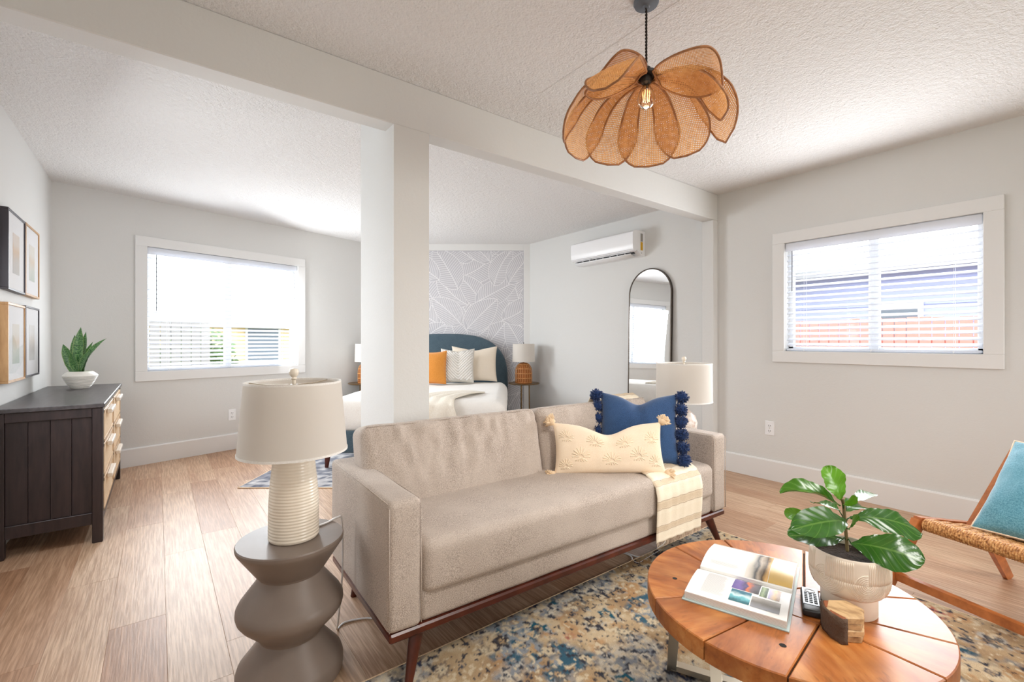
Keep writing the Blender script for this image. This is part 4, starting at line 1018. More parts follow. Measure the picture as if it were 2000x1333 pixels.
FL = [  # base px (u,v,t), tip px, width m, normal, arch, cup, tint
 ((1643, 978, 1.235), (1610, 912, 1.25), .088, tc_ * 1 + UP * .25 + R * .2, .06, .10, .75),
 ((1646, 988, 1.225), (1668, 968, 1.19), .034, tc_ + UP * .3, .10, .2, .8),
 ((1640, 990, 1.24), (1523, 964, 1.30), .085, UP * 1 + tc_ * .10 - R * .3, .16, .28, .35),
 ((1640, 1000, 1.26), (1588, 984, 1.36), .060, UP + tc_ * .35, .06, .15, .2),
 ((1664, 985, 1.28), (1706, 966, 1.40), .05, UP + tc_ * .25, .05, .1, .15),
 ((1585, 1010, 1.30), (1532, 1003, 1.38), .045, tc_ + UP * .3, .02, .1, .8),
 ((1652, 1020, 1.22), (1546, 1036, 1.13), .095, UP * .75 + tc_ * .8, .10, .12, .12),
 ((1645, 1055, 1.23), (1540, 1048, 1.18), .085, UP * .75 + tc_ * .55, .05, .1, .1),
 ((1660, 1012, 1.24), (1798, 1042, 1.20), .115, UP * .9 + tc_ * .5, .13, -.05, .08),
 ((1662, 1062, 1.22), (1806, 1098, 1.10), .125, UP * .62 + tc_ * .85, .10, -.06, .12),
 ((1655, 1035, 1.22), (1668, 1006, 1.17), .042, tc_ + R * .3, .05, .15, .35),
 ((1648, 1000, 1.25), (1690, 996, 1.33), .075, UP + tc_ * .3, .10, .1, .1),
]
for (b_, t_, w_, n_, ar, cu, ti) in FL:
    lf = leaf(fig, px(*b_), px(*t_), w_, n_, ar, cu, .03, ti)
    s0_ = min(st_pts, key=lambda p: (p - px(*b_)).length); a_ = px(*b_) - PT
    if (s0_ - px(*b_)).length > .012:
        MB().tube([s0_ - PT - Vector((0, 0, .01)), (s0_ - PT + a_) / 2 + Vector((0, 0, .002)), a_], .0016, 6).build('petiole', M['figleaf'], fig, smooth='all')

# ------------------------------------------------------------------ lounge chair with rush seat
an = rad(18); cb_ = Vector((cos(an), -sin(an), 0)); cw = Vector((-sin(an), -cos(an), 0))
CC = on_z(1797, 1022, .385); C0 = Vector((CC.x, CC.y, 0))
ch = empty('lounge_chair', C0, 0, 'low teak lounge chair with woven rush seat beside the round table', 'chair')
def cl(b, w_, z): return cb_ * b + cw * w_ + Vector((0, 0, z))
CWD = .64
pa = on_plane(1738, 1148, CC, cw) - C0; pav = pa.dot(cb_); slope_ = (pav - 0.0) / (.36 - pa.z); footA = pav - slope_ * (pa.z) * -1
fa = pav * (.36 / (.36 - pa.z))
pb_ = on_plane(1880, 1030, CC, cw) - C0; pt_ = on_plane(1975, 865, CC, cw) - C0
B0 = pb_.dot(cb_); BZ = pb_.z; B1 = pt_.dot(cb_); B1Z = pt_.z
fB = on_z(1970, 1130, 0) - C0; fBb = fB.dot(cb_); fBw = fB.dot(cw)
for w0 in (0, CWD):
    sg = 0 if w0 == 0 else 1
    MB().bar(cl(-.02, w0, .39), cl(B0 + .24, w0, BZ - .045), .045, .028, (0, 0, 1)).build('side_rail', M['chairwood'], ch)
    MB().bar(cl(-.012, w0, .392), cl(fa, w0, .009), .05, .026, tuple(cb_), tip=.75).build('leg', M['chairwood'], ch)
    MB().bar(cl(B0 + .15, w0, BZ - .03), cl(fBb, w0 + (-fBw if sg else fBw), .001), .05, .026, tuple(cb_), tip=.75).build('leg', M['chairwood'], ch)
    MB().bar(cl(B0 - .015, w0 + (.03 if not sg else -.03), BZ - .015), cl(B1, w0 + (.03 if not sg else -.03), B1Z), .042, .028, tuple(cb_), tip=.85).build('back_post', M['chairwood'], ch)
MB().bar(cl(fa * .5, .012, .20), cl(fa * .5, CWD - .012, .20), .03, .024, (0, 0, 1)).build('stretcher', M['chairwood'], ch)
MB().bar(cl(B0 + .23, .0, BZ - .045), cl(B0 + .23, CWD, BZ - .045), .035, .024).build('stretcher', M['chairwood'], ch)
MB().tube([cl(-.005, .014, .385), cl(-.005, CWD - .014, .385)], .016, 10).build('front_rail', M['chairwood'], ch)
q = NM('rush_cord'); v = q.coords('Object', (1, 1, 1)); nn = q.noise(v, 120, 3); q.base(q.ramp(nn, [(.35, srgb(136, 84, 44)), (.5, srgb(200, 142, 84)), (.65, srgb(230, 182, 122))])); q.b.inputs['Roughness'].default_value = .6; q.bump(nn, .8, .003); M['rush'] = q.m
sw = MB(); ncord = 78
for i in range(ncord):
    w_ = .02 + (CWD - .04) * (i + .5) / ncord; P = []
    for a in (-150, -110, -70, -30, 10, 50, 90): P.append(cl(-.005 - .021 * cos(rad(a)), w_, .385 + .021 * sin(rad(a)) * (1 if a else 1)))
    for k in range(1, 12):
        u = k / 11; P.append(cl(.0 + (B0 + .21) * u, w_, .406 + (BZ - .012 - .406) * u - .012 * sin(pi * u) + (.0035 if (k + i // 2) % 2 else -.001)))
    sw.tube(P, .0046, 5)
tag(sw.build('rush_seat', M['rush'], ch, smooth='all'), kind='stuff')
sl = MB(); sl.grid(lambda u, v: cl(.0 + (B0 + .21) * u, .015 + (CWD - .03) * v, .399 + (BZ - .016 - .399) * u - .012 * sin(pi * u)), 10, 4); sl.build('seat_underlay', M['rush'], ch, solid=.006)
bkw = MB(); n_ = 60
for i in range(n_):
    u = (i + .5) / n_; P = []
    for k in range(9): P.append(cl(B0 - .01 + (B1 - B0) * (.06 + .9 * u) - .02 * sin(pi * k / 8), .045 + (CWD - .09) * k / 8, BZ + .0 + (B1Z - BZ) * (.06 + .9 * u) + (.002 if (k + i) % 2 else -.002)))
    bkw.tube(P, .0042, 5)
tag(bkw.build('rush_back', M['rush'], ch, smooth='all'), kind='stuff')
MB().bar(cl(B1 - .012, .03, B1Z - .014), cl(B1 - .012, CWD - .03, B1Z - .014), .03, .024).build('top_rail', M['chairwood'], ch)
# teal pillow on the chair
ptl = Pillow(.46, .44, .17, .05, .0, .006, 9, .45, .02)
tp = ptl.mesh(34, 28).build('square_pillow', M['teal'], smooth='all')
lean = atan2(B1 - B0, B1Z - BZ)
tpc = C0 + cl(B0 - .035 - .06, .075 + .23, .0); tpc.z = .372
stand(tp, tpc, (-cb_.x, -cb_.y), lean * .92); tag(tp, 'teal velvet pillow with pale piping leaning on the lounge chair back', 'pillow')
ptl.piping(24, .0038).build('piping', M['cream'], tp, smooth='all')
# ------------------------------------------------------------------ dresser
DX0, DX1, DY0, DY1, DZ = XL + .012, -.245, 3.47, 5.01, .78
dr = empty('dresser', (DX0, DY0, 0), 0, 'dark espresso dresser with cane drawer fronts under the framed prints', 'dresser')
dw, dl = DX1 - DX0, DY1 - DY0
MB().cbox(-.004, dw + .008, -.008, dl + .008, DZ - .024, DZ, .003).build('top', M['etop'], dr)
for (a, b) in ((0, 0), (dw - .046, 0), (0, dl - .046), (dw - .046, dl - .046)):
    MB().cbox(a, a + .046, b, b + .046, 0.0, DZ - .024, .003).build('leg', M['espresso'], dr)
for b in (.004, dl - .034):
    MB().cbox(.046, dw - .046, b, b + .03, DZ - .075, DZ - .024, .002).build('side_rail', M['espresso'], dr)
    MB().cbox(.046, dw - .046, b, b + .03, .105, .17, .002).build('side_rail', M['espresso'], dr)
    k = 4; wv = (dw - .092) / k
    for i in range(k):
        MB().cbox(.046 + i * wv + .0008, .046 + (i + 1) * wv - .0008, b + .012, b + .024, .17, DZ - .075, .0012).build('side_board', M['espresso'], dr)
MB().box(.006, .014, .046, dl - .046, .12, DZ - .03).build('back_panel', M['espresso'], dr)
MB().cbox(dw - .04, dw - .004, .046, dl - .046, .105, .15, .002).build('front_rail', M['espresso'], dr)
MB().cbox(dw - .04, dw - .006, .046, dl - .046, DZ - .036, DZ - .024, .001).build('front_rail', M['espresso'], dr)
MB().cbox(dw - .04, dw - .006, dl / 2 - .012, dl / 2 + .012, .15, DZ - .036, .002).build('centre_post', M['espresso'], dr)
MB().box(.02, dw - .05, .05, dl - .05, .11, .125).build('bottom_panel', M['espresso'], dr)
dz0, dh = .155, (DZ - .04 - .155) / 3
for c in range(2):
    ya, yb = (.05, dl / 2 - .014) if c == 0 else (dl / 2 + .014, dl - .05)
    for r_ in range(3):
        z0 = dz0 + r_ * dh + .004; z1 = dz0 + (r_ + 1) * dh - .004
        d_ = MB().cbox(dw - .022, dw - .002, ya, yb, z0, z1, .003)
        for zz in (z0 + .02, z1 - .02): pass
        do = d_.build('drawer', M['rattanfront'], dr)
        fr_ = MB(); fr_.cbox(dw - .003, dw + .002, ya, yb, z0, z0 + .018, .001).cbox(dw - .003, dw + .002, ya, yb, z1 - .018, z1, .001).cbox(dw - .003, dw + .002, ya, ya + .018, z0, z1, .001).cbox(dw - .003, dw + .002, yb - .018, yb, z0, z1, .001); fr_.build('drawer_border', wood('pale_oak%d%d' % (c, r_), srgb(188, 150, 108), srgb(220, 188, 148)) if (c, r_) == (0, 0) else bpy.data.materials['pale_oak00'], do)
        ym = (ya + yb) / 2
        MB().cbox(dw, dw + .026, ym - .15, ym + .15, z1 - .045, z1 - .020, .004).build('pull', M['pull'], do)
# snake plant in a ribbed bowl on the dresser
SPT = Vector((-.455, 4.66, DZ + .0005)); sp = empty('potted_plant', SPT, 0, 'snake plant in a ribbed white bowl on the dark dresser', 'plant')
prof = [(.001, 0), (.050, 0), (.053, .004)]
for i in range(36):
    z = .006 + .082 * i / 35; u = i / 35; prof.append((.053 + .046 * u ** .75 + (.0014 if i % 4 < 2 else -.0014), z))
prof += [(.101, .092), (.098, .100), (.072, .124), (.067, .126), (.063, .123), (.061, .112), (.001, .112)]
MB().lathe(prof, 56, cap=False).build('bowl', M['ceramic'], sp, smooth=45)
MB().lathe([(.001, .114), (.061, .113)], 24, cap=False).build('soil', M['soil'], sp)
q = NM('snake_leaf'); tcq = q.n('ShaderNodeUVMap'); sx_ = q.n('ShaderNodeSeparateXYZ'); q.l(tcq.outputs[0], sx_.inputs[0]); nn = q.n('ShaderNodeTexNoise', Scale=9.0, Detail=3.0)
mpn = q.n('ShaderNodeMapping'); mpn.inputs['Scale'].default_value = (4, .6, 1); q.l(tcq.outputs[0], mpn.inputs[0]); q.l(mpn.outputs[0], nn.inputs['Vector'])
cN = q.ramp(nn.outputs['Fac'], [(.38, srgb(40, 84, 44)), (.5, srgb(74, 124, 66)), (.62, srgb(120, 160, 96))]); ed = q.ramp(sx_.outputs[1], [(0, (1, 1, 1, 1)), (.08, (0, 0, 0, 1)), (.92, (0, 0, 0, 1)), (1, (1, 1, 1, 1))])
q.base(q.mix(ed, cN, srgb(150, 176, 104))); q.b.inputs['Roughness'].default_value = .35; M['snake'] = q.m
tS = SPT.dot(F); sprof = lambda u: (min(1, .55 + u * 1.3) if u < .5 else max(.02, 1 - ((u - .5) / .5) ** 2.2))
for (bu, tu, tv, dt, wd, nr, ar) in ((152, 158, 640, .02, .066, tc_ + R * .3, .02), (160, 168, 648, .06, .05, tc_, .0), (146, 146, 655, .05, .05, tc_ + R * .4, .0), (144, 123, 673, -.02, .062, tc_ + R * .5, -.05), (150, 138, 690, -.06, .05, tc_ + R * .3, -.04), (164, 208, 662, .0, .058, tc_ - R * .5, .12), (163, 182, 668, .08, .045, tc_ - R * .2, .05), (157, 176, 685, -.06, .05, tc_ - R * .3, .05)):
    P0 = px(bu, 724, tS + dt * .4); P0.z = SPT.z + .112; leaf(sp, P0, px(tu, tv, tS + dt), wd, nr, ar, .18, .02, .1, M['snake'], sprof, nu=12, nv=4)

# ------------------------------------------------------------------ framed prints
M['pictureglass'] = glass_mat('picture_glass', (1, 1, 1, 1), .02)
def picture(label, y0, y1, z0, z1, fm, fw, seed, tones):
    e = empty('framed_print', (XL, (y0 + y1) / 2, z0), pi / 2, label, 'picture', None)   # local x along +Y, y outward(-X) , so the front faces local -y
    w_, h_ = y1 - y0, z1 - z0; d = .034
    f = MB()
    for (a, b, c, g) in ((-w_ / 2, w_ / 2, 0, fw), (-w_ / 2, w_ / 2, h_ - fw, h_), (-w_ / 2, -w_ / 2 + fw, fw, h_ - fw), (w_ / 2 - fw, w_ / 2, fw, h_ - fw)):
        f.cbox(a, b, -d, -.001, c, g, .0015)
    f.build('frame', fm, e)
    MB().box(-w_ / 2 + fw, w_ / 2 - fw, -.028, -.012, fw, h_ - fw).build('mat_board', M['mat'], e)
    q = NM('art_print%d' % seed); v = q.coords('Object', (2, 1, 1)); n_ = q.noise(v, 7 + seed, 4); sxz = q.n('ShaderNodeSeparateXYZ'); q.l(q.coords('Generated'), sxz.inputs[0])
    ad = q.n('ShaderNodeMath', _operation='MULTIPLY_ADD'); q.l(n_, ad.inputs[0]); ad.inputs[1].default_value = .45; q.l(sxz.outputs[2], ad.inputs[2]); q.base(q.ramp(ad.outputs[0], [(.25, tones[0]), (.55, tones[1]), (.8, tones[2]), (1.1 if False else 1, tones[3])])); q.b.inputs['Roughness'].default_value = .8
    MB().box(-w_ * .19, w_ * .19, -.0288, -.0278, h_ * .23, h_ * .74).build('print', q.m, e)
    MB().box(-w_ / 2 + fw, w_ / 2 - fw, -.0315, -.0305, fw, h_ - fw).build('glazing', M['pictureglass'], e)
pale = [srgb(196, 204, 196), srgb(214, 214, 206), srgb(222, 206, 188), srgb(228, 224, 216)]
picture('charcoal-framed print, upper left of the four on the wall above the dresser', 3.700, 4.114, 1.415, 1.868, M['darkframe'], .012, 1, [srgb(198, 196, 194), srgb(206, 198, 190), srgb(216, 190, 164), srgb(222, 210, 200)])
picture('oak-framed print, upper right of the four on the wall above the dresser', 4.130, 4.545, 1.418, 1.872, M['oakframe'], .014, 2, pale)
picture('oak-framed print, lower left of the four on the wall above the dresser', 3.695, 4.114, .895, 1.345, M['oakframe'], .014, 3, pale)
picture('charcoal-framed print, lower right of the four on the wall above the dresser', 4.130, 4.542, .900, 1.352, M['darkframe'], .012, 4, [srgb(206, 206, 204), srgb(190, 186, 182), srgb(214, 206, 198), srgb(226, 224, 222)])

# ------------------------------------------------------------------ mirror and air conditioner on the right wall
ME = empty('arched_mirror', (XR - .055, 2.863, .002), -pi / 2, 'tall arched floor mirror in a thin dark frame against the bedroom wall', 'mirror'); ME.rotation_euler = (-rad(1.3), 0, -pi / 2)
mw, mh = .246, 1.852
outl = [(-mw, 0.0), (mw, 0.0), (mw, mh - mw)] + [(mw * cos(pi * i / 28), mh - mw + mw * sin(pi * i / 28)) for i in range(1, 28)] + [(-mw, mh - mw)]
MB().prism([(x_, z_) for x_, z_ in outl], -.010, .006, M=Matrix(((1, 0, 0, 0), (0, 0, 1, 0), (0, 1, 0, 0), (0, 0, 0, 1)))).build('glass', M['mirror'], ME)
MB().prism([(x_, z_) for x_, z_ in outl], .006, .012, M=Matrix(((1, 0, 0, 0), (0, 0, 1, 0), (0, 1, 0, 0), (0, 0, 0, 1)))).build('backing', M['black'], ME)
fr_ = MB(); k = len(outl); vs = []
for (x_, z_) in outl:
    sc_ = 1.0; cxm, czm = (0, mh - mw) if z_ > mh - mw else (0, z_)
    nx_, nz_ = (x_ - 0, z_ - (mh - mw)) if z_ >= mh - mw else (x_, 0 if z_ > .01 else -abs(x_))
    l_ = hypot(nx_, nz_); nx_, nz_ = nx_ / l_, nz_ / l_
    for (o_, y_) in ((-.003, -.014), (.008, -.014), (.008, .012), (-.003, .012)): vs.append((x_ + nx_ * o_, y_, z_ + nz_ * o_ + (.008 if z_ < .01 else 0)))
fr_.add(vs, [(i * 4 + j, ((i + 1) % k) * 4 + j, ((i + 1) % k) * 4 + (j + 1) % 4, i * 4 + (j + 1) % 4) for i in range(k) for j in range(4)]).build('frame', M['bronze'], ME, smooth=True)
AC = empty('air_conditioner', (XR, 3.81, 1.99), -pi / 2, 'white wall-mounted air conditioner with open louvre near the ceiling', 'air conditioner')
aw = .87
sec = [(0, .258), (-.14, .258), (-.175, .250), (-.192, .235), (-.198, .21), (-.197, .12), (-.190, .062), (-.182, .050), (-.150, .040), (-.130, .060), (-.075, .020), (-.06, .006), (0, .004)]
b = MB(); k = len(sec); b.add([(x_, y_, z_) for x_ in (0, aw) for (y_, z_) in sec], [tuple(range(k)), tuple(range(k, 2 * k))[::-1]] + [(i, i + k, (i + 1) % k + k, (i + 1) % k) for i in range(k)])
bo = b.build('casing', M['white_plastic'], AC, smooth=30)
dk = plain('outlet_shadow_grey', srgb(70, 72, 78), .6)
MB().box(.03, aw - .05, -.149, -.085, .032, .050, M=None).build('air_outlet', dk, AC)
for i in range(3): MB().cbox(.04 + i * .265, .04 + i * .265 + .245, -.178, -.166, .036, .041, .001).build('vane', M['white_plastic'], AC)
b = MB(); b.grid(lambda u, v: Vector((.03 + (aw - .08) * u, -.168 + .10 * v, .022 - .018 * v - .012 * sin(pi * v))), 4, 8); b.build('louvre', M['white_plastic'], AC, smooth='all', solid=.005)
for i in range(8): MB().box(.05 + i * .098, .056 + i * .098, -.160, -.09, .018, .040).build('fin', M['white_plastic'], AC)
MB().cbox(0, aw, -.1985, -.1970, .056, .060, .0006).build('panel_line', plain('grey_line', srgb(200, 202, 206), .4), AC)
MB().box(aw, aw + .0008, -.072, -.036, .150, .232).build('rating_label', plain('silver_label', srgb(150, 146, 140), .5), AC)
MB().box(aw, aw + .0008, -.072, -.036, .062, .146).build('energy_label', plain('yellow_label', srgb(214, 164, 20), .5), AC)
MB().box(aw, aw + .0012, -.060, -.052, .030, .038).build('screw_cap', dk, AC)

# ------------------------------------------------------------------ bed
BC = -.876; BT = 5.10
bed = empty('bed', VW(BC, BT), -YAW, 'bed with arched slate-blue velvet headboard in front of the leaf wallpaper', 'bed')
def hb(o_):
    P = []; w_ = .82 + o_; top = 1.224 + o_
    for i in range(41):
        a = pi * i / 40; c_, s_ = cos(a), sin(a)
        P.append((w_ * (1 if c_ > 0 else -1) * abs(c_) ** (2 / 3.0), .62 + (top - .62) * abs(s_) ** (2 / 2.5)))
    return [(w_, 0.02)] + P + [(-w_, 0.02)]
b = MB(); layers = [(0, 1.075), (0, 1.0), (-.012, .985), (-.035, .978)]; k = len(hb(0)); vs = []
for o_, y_ in layers: vs += [(x_, y_, z_) for x_, z_ in hb(o_)]
fs = [(i + j * k, (i + 1) % k + j * k, (i + 1) % k + (j + 1) * k, i + (j + 1) * k) for j in range(3) for i in range(k)] + [tuple(range(k))[::-1], tuple(range(3 * k, 4 * k))]
b.add(vs, fs).build('headboard', M['bluevelvet'], bed, smooth=35)
MB().rbox(1.62, 2.02, .20, .03, (6, 8, 3), None, Matrix.Translation((0, -.03, .14))).build('base', M['bluevelvet'], bed, smooth='all')
for sx2 in (-.76, .76):
    for yy in (-.98, .9): MB().tube([(sx2, yy, .15), (sx2 * 1.01, yy - .01, .0085)], [.03, .016], 12).build('leg', M['walnut'], bed, smooth=True)
MB().rbox(1.53, 1.96, .24, .06, (6, 8, 3), None, Matrix.Translation((0, -.02, .335))).build('mattress', M['whitefab'], bed, smooth='all')
MBd = Matrix.Translation(VW(BC, BT)) @ Matrix.Rotation(-YAW, 4, 'Z')
def bedw(x_, y_, z_): return MBd @ Vector((x_, y_, z_))
def duv(p):
    q_ = Vector(p); e = nz(p, 2.6, 3) * .012 + nz(p, 7, 4) * .006
    q_.z += e * (1 if p.z > .1 else 0); s_ = 1 - max(0, (p.z - .1)) / .2
    q_.x *= 1 + .03 * sin(pi * min(1, p.z / .28)) + (.012 * nz((p.x > 0, p.y, 0), 6, 8) if abs(p.x) > .7 else 0)
    if p.y < -.6: q_.y += .012 * nz((p.x, 0, p.z), 9, 2) * s_
    return q_
du = MB().rbox(1.60, 1.86, .285, .085, (26, 26, 5), duv, Matrix.Translation((0, -.115, .325))).build('duvet', M['duvet'], smooth='all')
du.location = VW(BC, BT); du.rotation_euler = (0, 0, -YAW); tag(du, 'white duvet covering the bed under the pillows', 'duvet')
BTOP = .615
def bedpillow(P, mat, lat, t, lean, label, yaw=0):
    o = P.mesh(26, 22).build('bed_pillow', mat, smooth='all'); p = VW(lat, t, BTOP + .006); n_ = -F + R * yaw
    stand(o, p, (n_.x, n_.y), lean); tag(o, label, 'pillow', None); return o
bedpillow(Pillow(.58, .44, .17, .07, .05, .005, 21, .42, .05), M['sham'], -.475, 5.80, rad(16), 'sand linen pillow at the back beside the right side of the headboard', .03)
pc = Pillow(.42, .42, .15, .06, .03, .004, 22, .42, .03); po_ = bedpillow(pc, M['chenilleground'], -.672, 5.62, rad(16), 'white pillow with raised chevron tufting next to the orange pillow', .0)
cv_ = MB()
for k in range(-9, 10):
    pts = []
    for i in range(17):
        a = -.92 + 1.84 * i / 16; bb_ = k * .17 + (abs(a - .1) * 1.0 if k % 1 == 0 else 0) - .35
        if -.93 < bb_ < .93: pts.append((a, bb_))
        elif len(pts) > 1: pc.line(cv_, pts, .011); pts = []
        else: pts = []
    if len(pts) > 1: pc.line(cv_, pts, .011)
tag(cv_.build('chevron_tufting', M['duvet'], po_, smooth='all'), kind='stuff')
pO = Pillow(.40, .385, .15, .05, .0, .004, 23, .42, .04); oo = bedpillow(pO, M['orange'], -.985, 5.50, rad(14), 'ochre orange velvet pillow half hidden by the white column', .05)
pO.piping(20, .005).build('piping', M['orange'], oo, smooth='all')
def bthrow(u, v):
    K = [Vector((.56, -.50, .616)), Vector((.47, -.62, .630)), Vector((.36, -.74, .632)), Vector((.26, -.87, .630)), Vector((.19, -1.0, .616)), Vector((.16, -1.072, .575)), Vector((.15, -1.092, .50)), Vector((.14, -1.092, .40))]
    q_ = u * (len(K) - 1); i = min(int(q_), len(K) - 2); f_ = q_ - i; p = K[i] * (1 - f_) + K[i + 1] * f_
    ax_ = Vector((.6, -.6, 0)) * (1 - u) + Vector((1, 0, 0)) * u; ax_.normalize()
    p = p + ax_ * (v - .5) * (.14 + .42 * u)
    w_ = .030 * sin(v * 11 + u * 4) * (.35 + .65 * u)
    if u < .6: p.z += abs(w_)
    else: p.y -= abs(w_)
    return bedw(*p)
tag(strip(bthrow, 40, 16, 'bed_throw', M['knit'], None, .012), 'ivory knit throw folded over the foot of the bed', 'blanket')

M['rattancore'] = plain('rattan_core', srgb(168, 100, 44), .6)
# bedside tables and rattan lamps
def nightstand(label, lat, t):
    e = empty('nightstand', VW(lat, t), -YAW, label, 'nightstand')
    MB().lathe([(.001, .584), (.188, .584), (.196, .590), (.198, .598), (.190, .602), (.186, .597), (.001, .597)], 40, cap=False).build('top', M['brass'], e, smooth=True)
    for k in range(3):
        a = k * 2 * pi / 3 + 1.05 + pi; MB().tube([(.066 * cos(a), .066 * sin(a), .586), (.070 * cos(a), .070 * sin(a), .012)], .0085, 10).build('leg', M['brass'], e, smooth=True)
    MB().lathe([(.001, 0), (.14, 0), (.145, .006), (.14, .013), (.001, .014)], 36, cap=False).build('foot_plate', M['brass'], e, smooth=True)
def rattan_lamp(label, lat, t):
    e = empty('bedside_lamp', VW(lat, t, .5975), -YAW, label, 'lamp')
    b = MB()
    def cage(u): return .105 * (1 if u < .5 else sqrt(max(.02, 1 - ((u - .5) / .53) ** 2.4)))
    for k in range(22):
        a = 2 * pi * k / 22; b.tube([(cage(i / 12) * cos(a), cage(i / 12) * sin(a), .01 + .245 * i / 12) for i in range(13)], .0036, 5)
    for z_ in (.01, .06, .066, .12, .126, .18, .186, .235): b.tube([(cage((z_ - .01) / .245) * cos(a), cage((z_ - .01) / .245) * sin(a), z_) for a in [2 * pi * i / 30 for i in range(30)]], .0036, 5, closed=True)
    b.build('rattan_cage', M['rattan'], e, smooth='all')
    MB().lathe([(.001, 0), (.105, 0), (.108, .006), (.104, .014), (.094, .016), (.094, .12), (.086, .17), (.066, .22), (.03, .258), (.001, .26)], 32, cap=False).build('base', M['rattancore'], e, smooth=True)
    sh = MB(); sh.lathe([(.145, .270), (.1445, .273), (.1375, .493), (.137, .496), (.134, .495), (.141, .272), (.145, .270)], 48, cap=False); sh.build('shade', M['shade'], e, smooth=50)
    MB().lathe([(.010, .255), (.010, .30)], 12).build('socket', M['brass'], e)
    MB().ball((0, 0, .345), .03, 12, 8).build('bulb', M['white_plastic'], e, smooth='all')
    MB().tube([(0, 0, .37), (.0, 0, .50)], .002, 6).tube([(-.134, 0, .49), (.134, 0, .49)], .0016, 5).lathe([(.001, .498), (.006, .502), (.004, .514), (.001, .516)], 10).build('finial', M['bronze'], e, smooth=True)
nightstand('small round brass nightstand right of the bed by the bare wall', .152, 5.88)
nightstand('small round brass nightstand left of the bed mostly behind the column', -1.875, 5.88)
rattan_lamp('rattan cage lamp with white shade on the nightstand right of the bed', .148, 5.88)
rattan_lamp('rattan cage lamp with white shade left of the bed, mostly behind the column', -1.845, 5.88)

# ------------------------------------------------------------------ flower pendant
PC = Vector((1.484, 1.096, HC)); pend = empty('pendant_lamp', PC, -YAW, 'woven rattan flower pendant lamp hanging from the living room ceiling', 'pendant lamp')
MB().lathe([(.001, 0), (.047, 0), (.047, -.008), (.043, -.016), (.014, -.021), (.010, -.026), (.001, -.026)], 36, cap=False).build('canopy', plain('slate_canopy', srgb(96, 104, 114), .5), pend, smooth=True)
zc = 2.125 - HC
b = MB()
for ph_ in (0, pi): b.tube([(.0026 * cos(k * .55 + ph_), .0026 * sin(k * .55 + ph_), -.028 + (zc + .03 + .028) * k / 110) for k in range(111)], .0026, 5)
b.build('twisted_cord', plain('black_cloth_cord', srgb(46, 38, 34), .8), pend, smooth='all')
MB().lathe([(.001, zc + .055), (.016, zc + .05), (.02, zc + .03), (.021, zc - .0), (.018, zc - .008), (.001, zc - .008)], 24, cap=False).lathe([(.045, zc + .016), (.045, zc + .026), (.012, zc + .03)], 24).build('socket', M['black'], pend, smooth=True)
MB().lathe([(.012, zc - .008), (.014, zc - .02), (.026, zc - .04), (.034, zc - .066), (.031, zc - .090), (.016, zc - .104), (.001, zc - .107)], 24, cap=False).build('bulb', M['bulbglass'], pend, smooth='all')
q = NM('filament_glow'); q.b.inputs['Emission Color'].default_value = srgb(255, 160, 60); q.b.inputs['Emission Strength'].default_value = 1.6
b = MB()
for k in range(8):
    a = k * pi / 4; b.tube([(.012 * cos(a), .012 * sin(a), zc - .022), (.014 * cos(a + .2), .014 * sin(a + .2), zc - .050), (.011 * cos(a), .011 * sin(a), zc - .078)], .0014, 5)
b.build('filament', q.m, pend)
pl_ = bpy.data.lights.new('pendant_bulb_light', 'POINT'); pl_.energy = .8; pl_.color = (1.0, .84, .62); pl_.shadow_soft_size = .03
plo = bpy.data.objects.new('pendant_bulb_light', pl_); COL.objects.link(plo); plo.location = (PC.x, PC.y, HC + zc - .13)
q = NM('cane_webbing'); tcq = q.n('ShaderNodeUVMap'); sx_ = q.n('ShaderNodeSeparateXYZ'); q.l(tcq.outputs[0], sx_.inputs[0])
def thr(sock, per, frac):
    m1 = q.n('ShaderNodeMath', _operation='MULTIPLY'); q.l(sock, m1.inputs[0]); m1.inputs[1].default_value = 1 / per; m2 = q.n('ShaderNodeMath', _operation='FRACT'); q.l(m1.outputs[0], m2.inputs[0]); m3 = q.n('ShaderNodeMath', _operation='LESS_THAN'); q.l(m2.outputs[0], m3.inputs[0]); m3.inputs[1].default_value = frac; return m3.outputs[0]
mxm = q.n('ShaderNodeMath', _operation='MAXIMUM'); q.l(thr(sx_.outputs[0], .0075, .52), mxm.inputs[0]); q.l(thr(sx_.outputs[1], .0075, .52), mxm.inputs[1])
v = q.coords(); nn = q.noise(v, 60, 3); q.base(q.ramp(nn, [(.35, srgb(188, 132, 78)), (.65, srgb(224, 172, 114))])); q.b.inputs['Roughness'].default_value = .6
tl = q.n('ShaderNodeBsdfTranslucent'); tl.inputs[0].default_value = srgb(228, 168, 104); m1 = q.n('ShaderNodeMixShader'); m1.inputs[0].default_value = .4; q.l(q.b.outputs[0], m1.inputs[1]); q.l(tl.outputs[0], m1.inputs[2])
tp_ = q.n('ShaderNodeBsdfTransparent'); m2 = q.n('ShaderNodeMixShader'); q.l(mxm.outputs[0], m2.inputs[0]); q.l(tp_.outputs[0], m2.inputs[1]); q.l(m1.outputs[0], m2.inputs[2]); q.l(m2.outputs[0], q.out.inputs[0]); M['cane'] = q.m
